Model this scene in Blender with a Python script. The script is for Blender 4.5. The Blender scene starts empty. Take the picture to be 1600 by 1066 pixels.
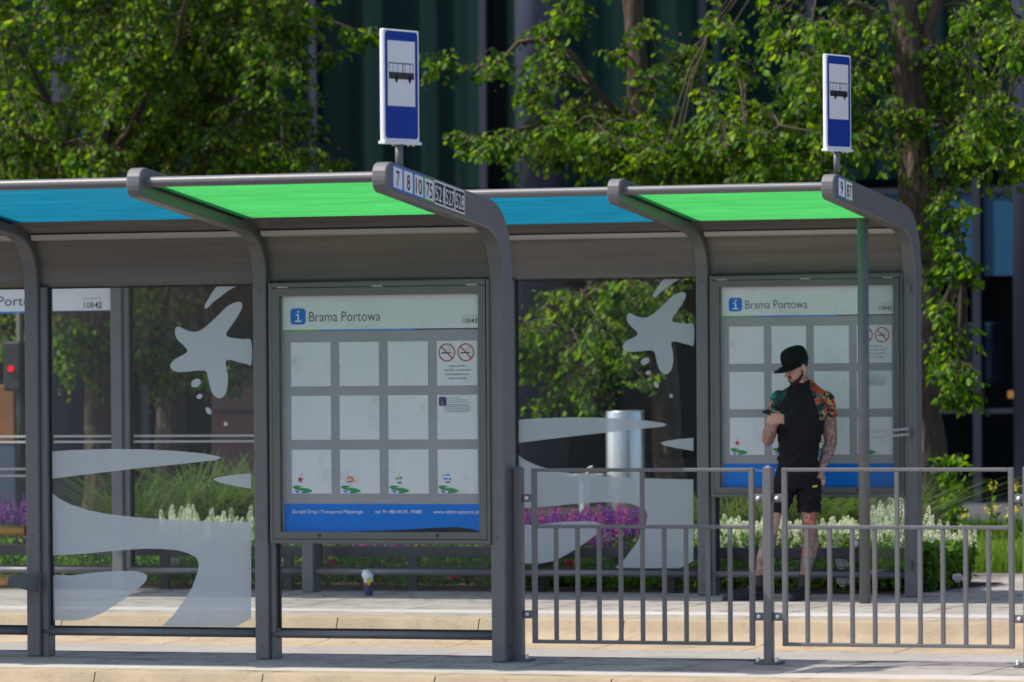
import bpy, bmesh, math, random
import numpy as np
from mathutils import Vector, Matrix

scene = bpy.context.scene
COL = scene.collection
R = math.radians

# ------------------------------------------------------------------ camera
CAM = Vector((13.9969, -33.6907, 2.57)); YAW, PITCH, ROLL = 0.392267, -0.014219, 0.007318
cd = bpy.data.cameras.new("camera"); cam = bpy.data.objects.new("camera", cd); COL.objects.link(cam)
fw = Vector((-math.sin(YAW) * math.cos(PITCH), math.cos(YAW) * math.cos(PITCH), math.sin(PITCH)))
rt = Vector((math.cos(YAW), math.sin(YAW), 0)); up = rt.cross(fw)
c_, s_ = math.cos(ROLL), math.sin(ROLL)
rt, up = c_ * rt - s_ * up, s_ * rt + c_ * up
m3 = Matrix((rt, up, -fw)).transposed().to_4x4(); m3.translation = CAM
cam.matrix_world = m3
cd.sensor_width = 36.0; cd.lens = 8941.2 / 1600 * 36; cd.clip_start = 0.5; cd.clip_end = 2000
cd.dof.use_dof = True; cd.dof.focus_distance = 39.0; cd.dof.aperture_fstop = 2.5; cd.dof.aperture_blades = 9
scene.camera = cam
# ------------------------------------------------------------------ light
SUN = Vector((-0.55, -0.29, 0.82)).normalized()
SUN_EL = math.asin(SUN.z)
world = bpy.data.worlds.new("World"); scene.world = world; world.use_nodes = True
wn = world.node_tree; wn.nodes.clear()
sky = wn.nodes.new("ShaderNodeTexSky"); sky.sky_type = 'NISHITA'; sky.sun_disc = False
sky.sun_elevation = SUN_EL; sky.sun_rotation = math.atan2(SUN.x, SUN.y); sky.dust_density = 2.0; sky.air_density = 0.8
bg = wn.nodes.new("ShaderNodeBackground"); bg.inputs[1].default_value = 0.15
wo = wn.nodes.new("ShaderNodeOutputWorld")
wn.links.new(sky.outputs[0], bg.inputs[0]); wn.links.new(bg.outputs[0], wo.inputs[0])
sl = bpy.data.lights.new("sun", 'SUN'); sl.energy = 3.7; sl.angle = R(0.5); sl.color = (1.0, 0.94, 0.85)
so = bpy.data.objects.new("sun", sl); COL.objects.link(so); so.location = (0, -10, 30)
so.rotation_euler = (-SUN).to_track_quat('-Z', 'Y').to_euler()
vs = scene.view_settings; vs.view_transform = 'Standard'; vs.look = 'None'; vs.exposure = 0.45; vs.gamma = 1
scene.cycles.max_bounces = 10; scene.cycles.transparent_max_bounces = 16
scene.cycles.use_denoising = True
scene.cycles.caustics_reflective = False; scene.cycles.caustics_refractive = False

G = 0.008368          # the street climbs gently to the right
rng = np.random.default_rng(7); random.seed(7)

# ------------------------------------------------------------------ materials
def new_mat(name):
    m = bpy.data.materials.new(name); m.use_nodes = True; nt = m.node_tree; nt.nodes.clear()
    out = nt.nodes.new("ShaderNodeOutputMaterial"); return m, nt, out
def N(nt, t, **kw):
    n = nt.nodes.new(t)
    for k, v in kw.items():
        if k.startswith('i_'): n.inputs[k[2:].replace('_', ' ')].default_value = v
        else: setattr(n, k, v)
    return n
def mat(name, col, rough=0.5, metal=0.0, var=0.15, scale=6.0, bump=0.0, bscale=60.0, stretch=None, spec=0.5, coat=0.0, dirt=None):
    m, nt, out = new_mat(name)
    p = N(nt, "ShaderNodeBsdfPrincipled", i_Roughness=rough, i_Metallic=metal); L = nt.links.new
    p.inputs["Specular IOR Level"].default_value = spec; p.inputs["Coat Weight"].default_value = coat
    tc = N(nt, "ShaderNodeTexCoord"); mp = N(nt, "ShaderNodeMapping")
    if stretch: mp.inputs["Scale"].default_value = stretch
    L(tc.outputs["Object"], mp.inputs[0])
    n1 = N(nt, "ShaderNodeTexNoise", i_Scale=scale, i_Detail=6.0, i_Roughness=0.65); L(mp.outputs[0], n1.inputs["Vector"])
    mr = N(nt, "ShaderNodeMapRange"); mr.inputs[1].default_value = 0.25; mr.inputs[2].default_value = 0.75
    mr.inputs[3].default_value = 1 - var; mr.inputs[4].default_value = 1 + var; L(n1.outputs[0], mr.inputs[0])
    mx = N(nt, "ShaderNodeVectorMath", operation='SCALE'); mx.inputs[0].default_value = col[:3]; L(mr.outputs[0], mx.inputs["Scale"])
    src = mx.outputs[0]
    if dirt:
        n3 = N(nt, "ShaderNodeTexNoise", i_Scale=dirt[1], i_Detail=8.0, i_Roughness=0.7); L(mp.outputs[0], n3.inputs["Vector"])
        cr = N(nt, "ShaderNodeMapRange"); cr.inputs[1].default_value = dirt[2]; cr.inputs[2].default_value = dirt[2] + 0.12; L(n3.outputs[0], cr.inputs[0])
        cr.inputs[4].default_value = dirt[3]
        mc = N(nt, "ShaderNodeMix", data_type='RGBA'); L(cr.outputs[0], mc.inputs[0]); L(src, mc.inputs[6]); mc.inputs[7].default_value = (*dirt[0], 1); src = mc.outputs[2]
    L(src, p.inputs["Base Color"])
    if bump:
        n2 = N(nt, "ShaderNodeTexNoise", i_Scale=bscale, i_Detail=5.0); L(mp.outputs[0], n2.inputs["Vector"])
        b = N(nt, "ShaderNodeBump", i_Strength=bump, i_Distance=0.08 if name == 'tree_bark' else 0.02); L(n2.outputs[0], b.inputs["Height"]); L(b.outputs[0], p.inputs["Normal"])
    L(p.outputs[0], out.inputs[0]); return m
def glass_mat(name, tint, fres=1.5, haze=0.03, hazecol=(.5, .55, .58), speck=True):
    m, nt, out = new_mat(name); L = nt.links.new
    tr = N(nt, "ShaderNodeBsdfTransparent"); tr.inputs[0].default_value = (*tint, 1)
    gl = N(nt, "ShaderNodeBsdfGlossy", i_Roughness=0.03); df = N(nt, "ShaderNodeBsdfDiffuse"); df.inputs[0].default_value = (*hazecol, 1)
    fr = N(nt, "ShaderNodeFresnel", i_IOR=fres)
    a = N(nt, "ShaderNodeMixShader"); b = N(nt, "ShaderNodeMixShader")
    gm = N(nt, 'ShaderNodeNewGeometry'); iv = N(nt, 'ShaderNodeMath', operation='SUBTRACT'); iv.inputs[0].default_value = 1; L(gm.outputs['Backfacing'], iv.inputs[1]); mf = N(nt, 'ShaderNodeMath', operation='MULTIPLY'); L(iv.outputs[0], mf.inputs[0]); L(fr.outputs[0], mf.inputs[1]); L(mf.outputs[0], a.inputs[0]); L(tr.outputs[0], a.inputs[1]); L(gl.outputs[0], a.inputs[2])
    tc = N(nt, "ShaderNodeTexCoord"); n1 = N(nt, "ShaderNodeTexNoise", i_Scale=2.2, i_Detail=8.0, i_Roughness=0.8); L(tc.outputs["Object"], n1.inputs["Vector"])
    mr = N(nt, "ShaderNodeMapRange"); mr.inputs[1].default_value = 0.35; mr.inputs[2].default_value = 0.75; mr.inputs[3].default_value = haze * 0.4; mr.inputs[4].default_value = haze * 2.2
    L(n1.outputs[0], mr.inputs[0]); fac = mr.outputs[0]
    if speck:
        v = N(nt, "ShaderNodeTexVoronoi", i_Scale=38.0); L(tc.outputs["Object"], v.inputs["Vector"])
        lt = N(nt, "ShaderNodeMath", operation='LESS_THAN'); lt.inputs[1].default_value = 0.055; L(v.outputs["Distance"], lt.inputs[0])
        ml = N(nt, "ShaderNodeMath", operation='MULTIPLY'); ml.inputs[1].default_value = 0.16; L(lt.outputs[0], ml.inputs[0])
        ad = N(nt, "ShaderNodeMath", operation='ADD'); L(fac, ad.inputs[0]); L(ml.outputs[0], ad.inputs[1]); fac = ad.outputs[0]
    L(fac, b.inputs[0]); L(a.outputs[0], b.inputs[1]); L(df.outputs[0], b.inputs[2]); L(b.outputs[0], out.inputs[0]); return m
def film_mat(name, col, trans, tcol, clear=0.0, streak=0.0, gloss=0.05):
    """translucent sheet: diffuse + translucent (+ a little see-through)"""
    m, nt, out = new_mat(name); L = nt.links.new
    d = N(nt, "ShaderNodeBsdfDiffuse"); t = N(nt, "ShaderNodeBsdfTranslucent"); tp = N(nt, "ShaderNodeBsdfTransparent")
    d.inputs[0].default_value = (*col, 1); t.inputs[0].default_value = (*tcol, 1); tp.inputs[0].default_value = (*[min(1, c * 1.2) for c in tcol], 1)
    if streak:
        tc = N(nt, "ShaderNodeTexCoord"); mp = N(nt, "ShaderNodeMapping"); mp.inputs["Scale"].default_value = (0.9, 7, 7); L(tc.outputs["Object"], mp.inputs[0])
        n1 = N(nt, "ShaderNodeTexNoise", i_Scale=1.6, i_Detail=6.0, i_Roughness=0.7); L(mp.outputs[0], n1.inputs["Vector"])
        mr = N(nt, "ShaderNodeMapRange"); mr.inputs[1].default_value = 0.3; mr.inputs[2].default_value = 0.7; mr.inputs[3].default_value = 1 - streak; mr.inputs[4].default_value = 1 + streak * .4
        L(n1.outputs[0], mr.inputs[0])
        sc = N(nt, "ShaderNodeVectorMath", operation='SCALE'); sc.inputs[0].default_value = tcol; L(mr.outputs[0], sc.inputs["Scale"]); L(sc.outputs[0], t.inputs[0])
    a = N(nt, "ShaderNodeMixShader"); a.inputs[0].default_value = trans; L(d.outputs[0], a.inputs[1]); L(t.outputs[0], a.inputs[2])
    b = N(nt, "ShaderNodeMixShader"); b.inputs[0].default_value = clear; L(a.outputs[0], b.inputs[1]); L(tp.outputs[0], b.inputs[2])
    g = N(nt, "ShaderNodeBsdfGlossy", i_Roughness=0.25); c = N(nt, "ShaderNodeMixShader"); c.inputs[0].default_value = gloss
    L(b.outputs[0], c.inputs[1]); L(g.outputs[0], c.inputs[2]); L(c.outputs[0], out.inputs[0]); return m
def leaf_mat(name, cols, tcols, trans=0.45, rough=0.5):
    m, nt, out = new_mat(name); L = nt.links.new
    g = N(nt, "ShaderNodeNewGeometry"); ramp = N(nt, "ShaderNodeValToRGB"); ramp2 = N(nt, "ShaderNodeValToRGB")
    for r_, cs in ((ramp, cols), (ramp2, tcols)):
        e = r_.color_ramp.elements
        while len(e) < len(cs): e.new(0.5)
        for k, c in enumerate(cs): e[k].position = k / (len(cs) - 1); e[k].color = (*c, 1)
        L(g.outputs["Random Per Island"], r_.inputs[0])
    p = N(nt, "ShaderNodeBsdfPrincipled", i_Roughness=rough); p.inputs["Specular IOR Level"].default_value = 0.25
    L(ramp.outputs[0], p.inputs["Base Color"]); t = N(nt, "ShaderNodeBsdfTranslucent"); L(ramp2.outputs[0], t.inputs[0])
    mx = N(nt, "ShaderNodeMixShader"); mx.inputs[0].default_value = trans; L(p.outputs[0], mx.inputs[1]); L(t.outputs[0], mx.inputs[2]); L(mx.outputs[0], out.inputs[0]); return m

M = {}
M['grey'] = mat('grey_paint', (.142, .142, .148), .38, 0.0, .10, 5, .06, 180, dirt=((.12, .11, .10), 9, .60, .35))
M['grey_dark'] = mat('dark_grey_paint', (.10, .10, .105), .45, 0, .12, 6)
M['transom'] = mat('transom_aluminium', (.135, .124, .112), .42, .15, .28, 1.6, .05, 80, stretch=(.35, 9, 9))
M['strip'] = mat('light_aluminium', (.42, .40, .39), .4, 0, .12, 2, stretch=(.3, 6, 6))
M['rail_dark'] = mat('charcoal_rail_paint', (.035, .038, .042), .5)
M['black'] = mat('black_rubber', (.012, .012, .013), .6)
M['case'] = mat('case_grey_paint', (.125, .128, .118), .4, 0, .08, 4)
M['paper'] = mat('white_paper', (.72, .73, .76), .5, 0, .05, 2.5, spec=.3, dirt=((.45, .47, .48), 4, .56, .5))
M['paper_clean'] = mat('white_print', (.82, .83, .86), .45, 0, .03, 4)
M['sheet'] = mat('grey_sheet', (.33, .325, .35), .5, 0, .10, 3, spec=.3)
M['blue'] = mat('blue_print', (.0, .175, .66), .5, 0, .10, 3, spec=.15)
M['blueline'] = mat('blue_line_print', (.02, .24, .72), .4)
M['greenline'] = mat('green_line_print', (.10, .40, .04), .4)
M['navy'] = mat('navy_print', (.03, .025, .12), .45)
M['faint'] = mat('faint_print', (.25, .25, .27), .5)
M['ink'] = mat('black_print', (.012, .010, .014), .45)
M['inkgrey'] = mat('grey_print', (.10, .10, .11), .5)
M['signblue'] = mat('sign_blue', (.001, .040, .34), .5, 0, .06, 3, spec=.2)
M['white'] = mat('white_enamel', (.88, .88, .92), .35, 0, .05, 5, dirt=((.5, .48, .42), 14, .62, .4))
M['red'] = mat('red_print', (.45, .02, .02), .45)
M['orange'] = mat('orange_print', (.65, .16, .02), .45)
M['green'] = mat('green_print', (.01, .28, .08), .45)
M['lightblue'] = mat('light_blue_print', (.03, .22, .65), .45)
M['glass'] = glass_mat('clear_glass', (.95, .97, .965), 1.36, .009)
M['caseglass'] = glass_mat('case_glass', (.96, .97, .97), 1.40, .007)
M['frost'] = film_mat('frosted_film', (.66, .71, .745), .40, (.72, .77, .81), .16, 0, .03)
M['roof_green'] = film_mat('green_polycarbonate', (.06, .42, .10), .85, (.070, .48, .115), 0.02, .28, .03)
M['roof_blue'] = film_mat('blue_polycarbonate', (.01, .14, .22), .85, (.008, .17, .27), 0.02, .35, .04)
M['wood'] = mat('varnished_wood', (.62, .33, .085), .35, 0, .2, 3, stretch=(.5, 12, 12), coat=.2)
M['steel'] = mat('brushed_steel', (.62, .62, .62), .30, .9, .12, 3, .03, 60, stretch=(6, 6, .4))
M['concrete'] = mat('concrete_slab', (.37, .335, .305), .85, 0, .22, 1.4, .5, 90, dirt=((.15, .13, .115), 4.5, .52, .75))
M['pale'] = mat('pale_paving', (.50, .465, .42), .8, 0, .14, 1.6, .3, 90, dirt=((.35, .30, .25), 5, .6, .5))
M['kerbstone'] = mat('kerb_stone', (.40, .315, .215), .8, 0, .22, 2.6, .5, 120, dirt=((.24, .17, .10), 4.0, .56, .6))
M['asphalt'] = mat('asphalt', (.15, .14, .14), .9, 0, .2, 2.0, .5, 220, dirt=((.26, .23, .20), 1.2, .55, .5))
M['road'] = mat('worn_road', (.34, .315, .29), .9, 0, .15, 1.4, .4, 160, dirt=((.17, .155, .14), 2.2, .56, .6))
M['joint'] = mat('dark_joint', (.03, .026, .022), .9)
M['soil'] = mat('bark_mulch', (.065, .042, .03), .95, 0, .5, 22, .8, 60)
M['shadesoil'] = mat('shaded_mulch', (.022, .018, .016), .95, 0, .4, 12)  # mulch with the shade of the trees put into its colour
M['darkpath'] = mat('dark_path', (.07, .075, .085), .9, 0, .2, 3)
M['earth'] = mat('lawn_earth', (.05, .07, .02), .95, 0, .3, 8, .5, 40)
M['bark'] = mat('tree_bark', (.075, .052, .036), .9, 0, .6, 9, 1.0, 16, stretch=(1, 1, .22), dirt=((.19, .15, .11), 7, .52, .75))
M['twig'] = mat('twig_bark', (.075, .055, .04), .9, 0, .2, 9)
M['leaf'] = leaf_mat('lime_leaf', [(.010, .040, .004), (.05, .16, .005), (.12, .26, .008), (.02, .07, .006), (.20, .33, .015)],
                     [(.03, .11, .003), (.20, .44, .005), (.38, .62, .010), (.07, .20, .005), (.52, .70, .02)], .45)
M['leaf_brown'] = leaf_mat('faded_bract', [(.14, .07, .03), (.20, .11, .045), (.10, .055, .03)], [(.22, .12, .04), (.30, .18, .07), (.15, .09, .04)], .35)
M['hedge'] = leaf_mat('hedge_leaf', [(.03, .09, .010), (.08, .19, .018), (.15, .27, .03), (.05, .12, .016)], [(.10, .26, .015), (.2, .42, .03), (.32, .5, .05), (.14, .3, .03)], .35)
M['grass'] = leaf_mat('grass_blade', [(.04, .09, .015), (.08, .14, .025), (.15, .19, .06)], [(.09, .19, .015), (.15, .26, .03), (.24, .30, .08)], .38)
M['lawn'] = leaf_mat('lawn_blade', [(.10, .20, .012), (.15, .26, .02), (.20, .28, .05)], [(.22, .42, .02), (.32, .52, .03), (.42, .52, .10)], .4)
M['wpetal'] = leaf_mat('white_floret', [(.84, .86, .70), (.90, .90, .80), (.62, .74, .40)], [(.85, .9, .6), (.9, .9, .75), (.6, .75, .35)], .35)
M['ppetal'] = leaf_mat('purple_floret', [(.10, .025, .30), (.20, .03, .36), (.30, .05, .30), (.07, .02, .22)], [(.2, .05, .45), (.35, .06, .5), (.5, .1, .45), (.15, .04, .4)], .3)
M['mpetal'] = leaf_mat('magenta_floret', [(.45, .06, .24), (.55, .12, .32), (.32, .03, .30)], [(.6, .1, .35), (.7, .2, .4), (.4, .05, .4)], .3)
M['rose_w'] = mat('white_rose_petal', (.78, .74, .70), .6); M['rose_p'] = mat('pink_rose_petal', (.72, .05, .14), .6)
M['yellow'] = mat('yellow_petal', (.70, .60, .03), .6)
M['tint'] = glass_mat('tinted_facade_glass', (.46, .55, .58), 1.10, .006, (.05, .10, .20), speck=False)  # blue diffuse haze paints a bluish sheen into the panes
M['curtain'] = mat('green_curtain', (.016, .058, .046), .9, 0, .40, 1.0, 0, 10, stretch=(2, 1, .05))
M['column'] = mat('column_blue_steel', (.085, .095, .145), .40, .3, .12, 1.2)
M['mullion'] = mat('mullion_steel', (.022, .027, .050), .45, .2, .1, 2)
M['interior'] = mat('dark_interior', (.010, .014, .022), .8, 0, .5, .5)
M['bluepanel'] = mat('blue_spandrel', (.002, .060, .14), .45, 0, .15, .8)
M['skinplain'] = mat('skin', (.50, .27, .19), .5)
M['blackcloth'] = mat('black_jersey', (.012, .012, .016), .8, 0, .3, 9, .9, 7, spec=.2)
M['blackfelt'] = mat('black_felt', (.006, .009, .009), .9, 0, .2, 20, .1, 200, spec=.2)
M['shoe'] = mat('black_shoe', (.009, .009, .012), .5, 0, .3, 30)
M['beard'] = mat('dark_beard', (.030, .017, .012), .9, 0, .4, 60)
M['yellowtag'] = mat('yellow_tag', (.62, .60, .03), .5)

# ------------------------------------------------------------------ object helpers
ROOTS = {}
def tag(o, label=None, cat=None, group=None, kind=None):
    if label: o['label'] = label
    if cat: o['category'] = cat
    if group: o['group'] = group
    if kind: o['kind'] = kind
    return o
def thing(name, label, cat, loc=(0, 0, 0), rz=0.0, group=None, lift=True):
    o = bpy.data.objects.new(name, None); COL.objects.link(o); o.empty_display_size = .2
    o.location = (loc[0], loc[1], loc[2] + (G * loc[0] if lift else 0)); o.rotation_euler = (0, 0, rz)
    return tag(o, label, cat, group)
def relabel(o, label, group=None): return tag(o, label, None, group)
def copy_tree(o, parent=None):
    c = o.copy(); COL.objects.link(c); c.parent = parent
    for ch in list(o.children): copy_tree(ch, c)
    return c
def link(name, me, m=None, parent=None, loc=(0, 0, 0), smooth=False):
    if m is not None:
        for mm in (m if isinstance(m, (list, tuple)) else [m]): me.materials.append(M[mm] if isinstance(mm, str) else mm)
    if smooth: me.polygons.foreach_set('use_smooth', [True] * len(me.polygons))
    o = bpy.data.objects.new(name, me); COL.objects.link(o); o.parent = parent; o.location = loc; return o
class MB:
    def __init__(s): s.v = []; s.f = []; s.sm = []; s.mi = []; s.cur = 0
    def add(s, vs, fs, smooth=False):
        b = len(s.v); s.v += [tuple(v) for v in vs]; s.f += [tuple(i + b for i in f) for f in fs]
        s.sm += [smooth] * len(fs); s.mi += [s.cur] * len(fs); return s
    def box(s, x0, x1, y0, y1, z0, z1):
        return s.add([(x, y, z) for z in (z0, z1) for y in (y0, y1) for x in (x0, x1)],
                     [(0, 2, 3, 1), (4, 5, 7, 6), (0, 1, 5, 4), (2, 6, 7, 3), (0, 4, 6, 2), (1, 3, 7, 5)])
    def tube(s, p0, p1, r0, r1=None, n=14, cap=True):
        r1 = r0 if r1 is None else r1; p0 = Vector(p0); p1 = Vector(p1); d = (p1 - p0).normalized()
        a = d.orthogonal().normalized(); b = d.cross(a); vs = []
        for p, r in ((p0, r0), (p1, r1)):
            for k in range(n):
                t = 2 * math.pi * k / n; vs.append(p + a * (r * math.cos(t)) + b * (r * math.sin(t)))
        s.add(vs, [(k, (k + 1) % n, n + (k + 1) % n, n + k) for k in range(n)], True)
        if cap: s.add(vs, [tuple(range(n - 1, -1, -1)), tuple(range(n, 2 * n))])
        return s
    def path(s, pts, rad, n=8):
        pts = [Vector(p) for p in pts]; vs = []; prev = None
        for i, p in enumerate(pts):
            d = (pts[min(i + 1, len(pts) - 1)] - pts[max(i - 1, 0)]).normalized()
            a = d.orthogonal().normalized() if prev is None else (prev - d * prev.dot(d)).normalized()
            prev = a; b = d.cross(a); r = rad[i]
            for k in range(n):
                t = 2 * math.pi * k / n; vs.append(p + a * (r * math.cos(t)) + b * (r * math.sin(t)))
        fs = [(i * n + k, i * n + (k + 1) % n, (i + 1) * n + (k + 1) % n, (i + 1) * n + k) for i in range(len(pts) - 1) for k in range(n)]
        return s.add(vs, fs, True)
    def xprism(s, prof, x0, x1, smooth=False):
        n = len(prof); vs = [(x0, y, z) for y, z in prof] + [(x1, y, z) for y, z in prof]
        s.add(vs, [(k, n + k, n + (k + 1) % n, (k + 1) % n) for k in range(n)], smooth)
        return s.add(vs, [tuple(range(n - 1, -1, -1))[::-1], tuple(range(n, 2 * n))[::-1]])
    def poly(s, pts): return s.add(pts, [tuple(range(len(pts)))])
    def strip(s, prof, x0, x1, smooth=True):
        n = len(prof); vs = [(x0, y, z) for y, z in prof] + [(x1, y, z) for y, z in prof]
        return s.add(vs, [(k, k + 1, n + k + 1, n + k) for k in range(n - 1)], smooth)
    def disc(s, c, r, nrm=(0, -1, 0), n=24, r2=None):
        d = Vector(nrm).normalized(); a = d.orthogonal().normalized(); b = d.cross(a); c = Vector(c)
        o = [c + a * (r * math.cos(2 * math.pi * k / n)) + b * (r * math.sin(2 * math.pi * k / n)) for k in range(n)]
        if r2 is None: return s.add(o, [tuple(range(n))])
        i = [c + a * (r2 * math.cos(2 * math.pi * k / n)) + b * (r2 * math.sin(2 * math.pi * k / n)) for k in range(n)]
        return s.add(o + i, [(k, (k + 1) % n, n + (k + 1) % n, n + k) for k in range(n)])
    def ball(s, c, r, nu=12, nv=8, rx=None):
        rr = rx or (r, r, r); vs = []; 
        for i in range(nv + 1):
            ph = math.pi * i / nv
            for k in range(nu):
                t = 2 * math.pi * k / nu
                vs.append((c[0] + rr[0] * math.sin(ph) * math.cos(t), c[1] + rr[1] * math.sin(ph) * math.sin(t), c[2] + rr[2] * math.cos(ph)))
        return s.add(vs, [(i * nu + k, (i + 1) * nu + k, (i + 1) * nu + (k + 1) % nu, i * nu + (k + 1) % nu) for i in range(nv) for k in range(nu)], True)
    def build(s, name, m, parent=None, loc=(0, 0, 0), bevel=0, shear=True, recalc=True, seg=2):
        me = bpy.data.meshes.new(name)
        vs = [(x, y, z + G * x) for x, y, z in s.v] if shear else s.v
        me.from_pydata(vs, [], s.f); me.polygons.foreach_set('use_smooth', s.sm); me.polygons.foreach_set('material_index', s.mi)
        if recalc:
            bm = bmesh.new(); bm.from_mesh(me); bmesh.ops.remove_doubles(bm, verts=bm.verts, dist=1e-5)
            bmesh.ops.recalc_face_normals(bm, faces=bm.faces); bm.to_mesh(me); bm.free()
        o = link(name, me, m, parent, (loc[0], loc[1], loc[2] + (G * loc[0] if (shear and parent is None) else 0)))
        if bevel:
            b = o.modifiers.new('bevel', 'BEVEL'); b.width = bevel; b.segments = seg; b.limit_method = 'ANGLE'; b.angle_limit = R(40)
            b.harden_normals = False
        return o
def smooth_closed(pts, k=4):
    out = []; n = len(pts)
    for i in range(n):
        p0, p1, p2, p3 = [np.array(pts[(i + j) % n], float) for j in (-1, 0, 1, 2)]
        for t in np.linspace(0, 1, k, endpoint=False):
            out.append(tuple(.5 * (2 * p1 + (p2 - p0) * t + (2 * p0 - 5 * p1 + 4 * p2 - p3) * t * t + (3 * p1 - p0 - 3 * p2 + p3) * t ** 3)))
    return out
TXT = {}
def text_mesh(s, size, xs=1.0, bold=0.0):
    key = (s, size, xs, bold)
    cu = bpy.data.curves.new('t', 'FONT'); cu.body = s; cu.size = size; cu.fill_mode = 'FRONT' if False else 'BOTH'
    cu.offset = bold; cu.resolution_u = 3
    o = bpy.data.objects.new('t', cu); COL.objects.link(o)
    dg = bpy.context.evaluated_depsgraph_get(); me = bpy.data.meshes.new_from_object(o.evaluated_get(dg))
    bpy.data.objects.remove(o); bpy.data.curves.remove(cu)
    return me
def text(name, s, m, parent, x, z, y, height=None, width=None, bold=0.0, face='front', align='l'):
    """flat lettering. x,z: lower-left corner of the run, fitted to width and/or cap height. face front: in an x-z plane at y; 'side': in a y-z plane at x=y-arg"""
    me = text_mesh(s, 1.0, 1.0, bold)
    co = np.array([v.co[:] for v in me.vertices]); mn, mx = co.min(0), co.max(0)
    capme = 0.73
    sz = (height / capme) if height else (width / (mx[0] - mn[0])); sx = (width / (mx[0] - mn[0])) if width else sz
    X = (co[:, 0] - mn[0]) * sx; Z = co[:, 1] * sz
    if align == 'r': X -= X.max()
    if align == 'c': X -= X.max() / 2
    for i, v in enumerate(me.vertices):
        if face == 'front': v.co = (x + X[i], y, z + Z[i] + G * (x + X[i]))
        else: v.co = (y, x + X[i], z + Z[i] + G * y + face_slope * X[i])
    return link(name, me, m, parent)
face_slope = 0.0
# ------------------------------------------------------------------ ground, road, platforms
W, PW = 1.6644, 0.0995
BX, BY = 0.3303, 7.2858
ZR = -0.17
def ground_strip(name, prof, m, x0=-45, x1=30, kind='structure', mats=None, seams=()):
    b = MB(); n = 60
    xs = np.linspace(x0, x1, n)
    for k in range(n - 1): b.strip(prof, xs[k], xs[k + 1])
    o = b.build(name, m); return tag(o, kind=kind)
b = MB(); b.poly([(-300, -300, ZR - .05), (300, -300, ZR - .05), (300, 300, ZR - .05), (-300, 300, ZR - .05)])
tag(b.build('ground', 'asphalt'), kind='structure')
b = MB(); b.poly([(-60, .56, ZR), (60, .56, ZR), (60, 4.0, ZR), (-60, 4.0, ZR)]); tag(b.build('road', 'road'), kind='structure')
b = MB(); b.poly([(-60, -9, ZR), (60, -9, ZR), (60, -1.9, ZR), (-60, -1.9, ZR)]); tag(b.build('road', 'asphalt'), kind='structure')
# island platform the near shelter stands on
b = MB(); b.poly([(-60, -.60, 0), (60, -.60, 0), (60, .52, 0), (-60, .52, 0)]); tag(b.build('platform', 'concrete'), kind='structure')
b = MB(); b.poly([(-60, -.95, 0.001), (60, -.95, 0.001), (60, -.60, 0.001), (-60, -.60, 0.001)]); tag(b.build('platform_edge_strip', 'pale'), kind='structure')
kp = [(0, 0), (-.005, -.005), (-.03, -.07), (-.05, -.10), (-.10, -.128), (-.19, -.150), (-.34, -.158), (-.60, -.165), (-.61, -.3)]
def kerb(yedge, back, joints):
    b = MB(); prof = [(yedge + back, .001), (yedge + .0, .001)] + [(yedge + y, z) for y, z in kp[1:]]
    xs = [-45] + joints + [30]
    for a, c in zip(xs[:-1], xs[1:]): b.strip(prof, a + .004, c - .004, True)
    o = b.build('kerb', 'kerbstone'); tag(o, kind='structure')
    j = MB()
    for x in joints: j.strip([(y, z - .012) for y, z in prof], x - .012, x + .012, True)
    tag(j.build('kerb_joint', 'joint'), kind='structure')
kerb(-1.28, .33, [x for x in np.arange(-44.4, 29, 1.17)])
kerb(4.27, .36, [x for x in np.arange(-44.46 + .0, 29, 1.118)])
b = MB(); b.poly([(-60, .52, .002), (60, .52, .002), (60, .56, .002), (-60, .56, .002)]); b.poly([(-60, .56, .002), (60, .56, .002), (60, .565, ZR), (-60, .565, ZR)])
tag(b.build('kerb', 'concrete'), kind='structure')
# pavement of the far stop
b = MB(); b.poly([(-60, 5.30, 0), (60, 5.30, 0), (60, 10.6, 0), (-60, 10.6, 0)]); tag(b.build('pavement', 'concrete'), kind='structure')
b = MB(); b.poly([(-60, 4.63, 0), (60, 4.63, 0), (60, 4.92, 0), (-60, 4.92, 0)]); tag(b.build('pavement', 'concrete'), kind='structure')
b = MB(); b.poly([(-60, 4.92, .001), (60, 4.92, .001), (60, 5.30, .001), (-60, 5.30, .001)]); tag(b.build('pavement_edge_strip', 'pale'), kind='structure')
b = MB()                                              # slab joints in the pavements
for x in np.arange(-30, 20, 1.0):
    b.poly([(x, 5.3, .002), (x + .008, 5.3, .002), (x + .008, 7.9, .002), (x, 7.9, .002)]); b.poly([(x + .3, -.6, .002), (x + .307, -.6, .002), (x + .307, .52, .002), (x + .3, .52, .002)])
for y in (6.2, 7.1, 8.0, 8.9, -.05):
    b.poly([(-30, y, .0025), (20, y, .0025), (20, y + .010, .0025), (-30, y + .010, .0025)])
tag(b.build('slab_joint', 'joint'), kind='structure')
b = MB(); b.poly([(-60, 7.62, .006), (.15, 7.62, .006), (.22, 8.3, .006), (.42, 9.2, .006), (-.3, 9.5, .006), (-1.2, 10.2, .006), (-1.6, 12, .006), (-60, 12, .006)])
tag(b.build('soil', 'soil'), kind='structure')
b = MB(); b.poly([(-3.4, 10.6, -.002), (60, 10.6, -.002), (60, 17.2, -.002), (-3.4, 17.2, -.002)]); tag(b.build('lawn_earth', 'earth'), kind='structure')
b = MB(); b.poly([(-60, 10.6, -.006), (60, 10.6, -.006), (60, 40, -.006), (-60, 40, -.006)]); tag(b.build('soil', 'shadesoil'), kind='structure')  # ground behind the bed, tree shade painted in as near-black mulch
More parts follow.
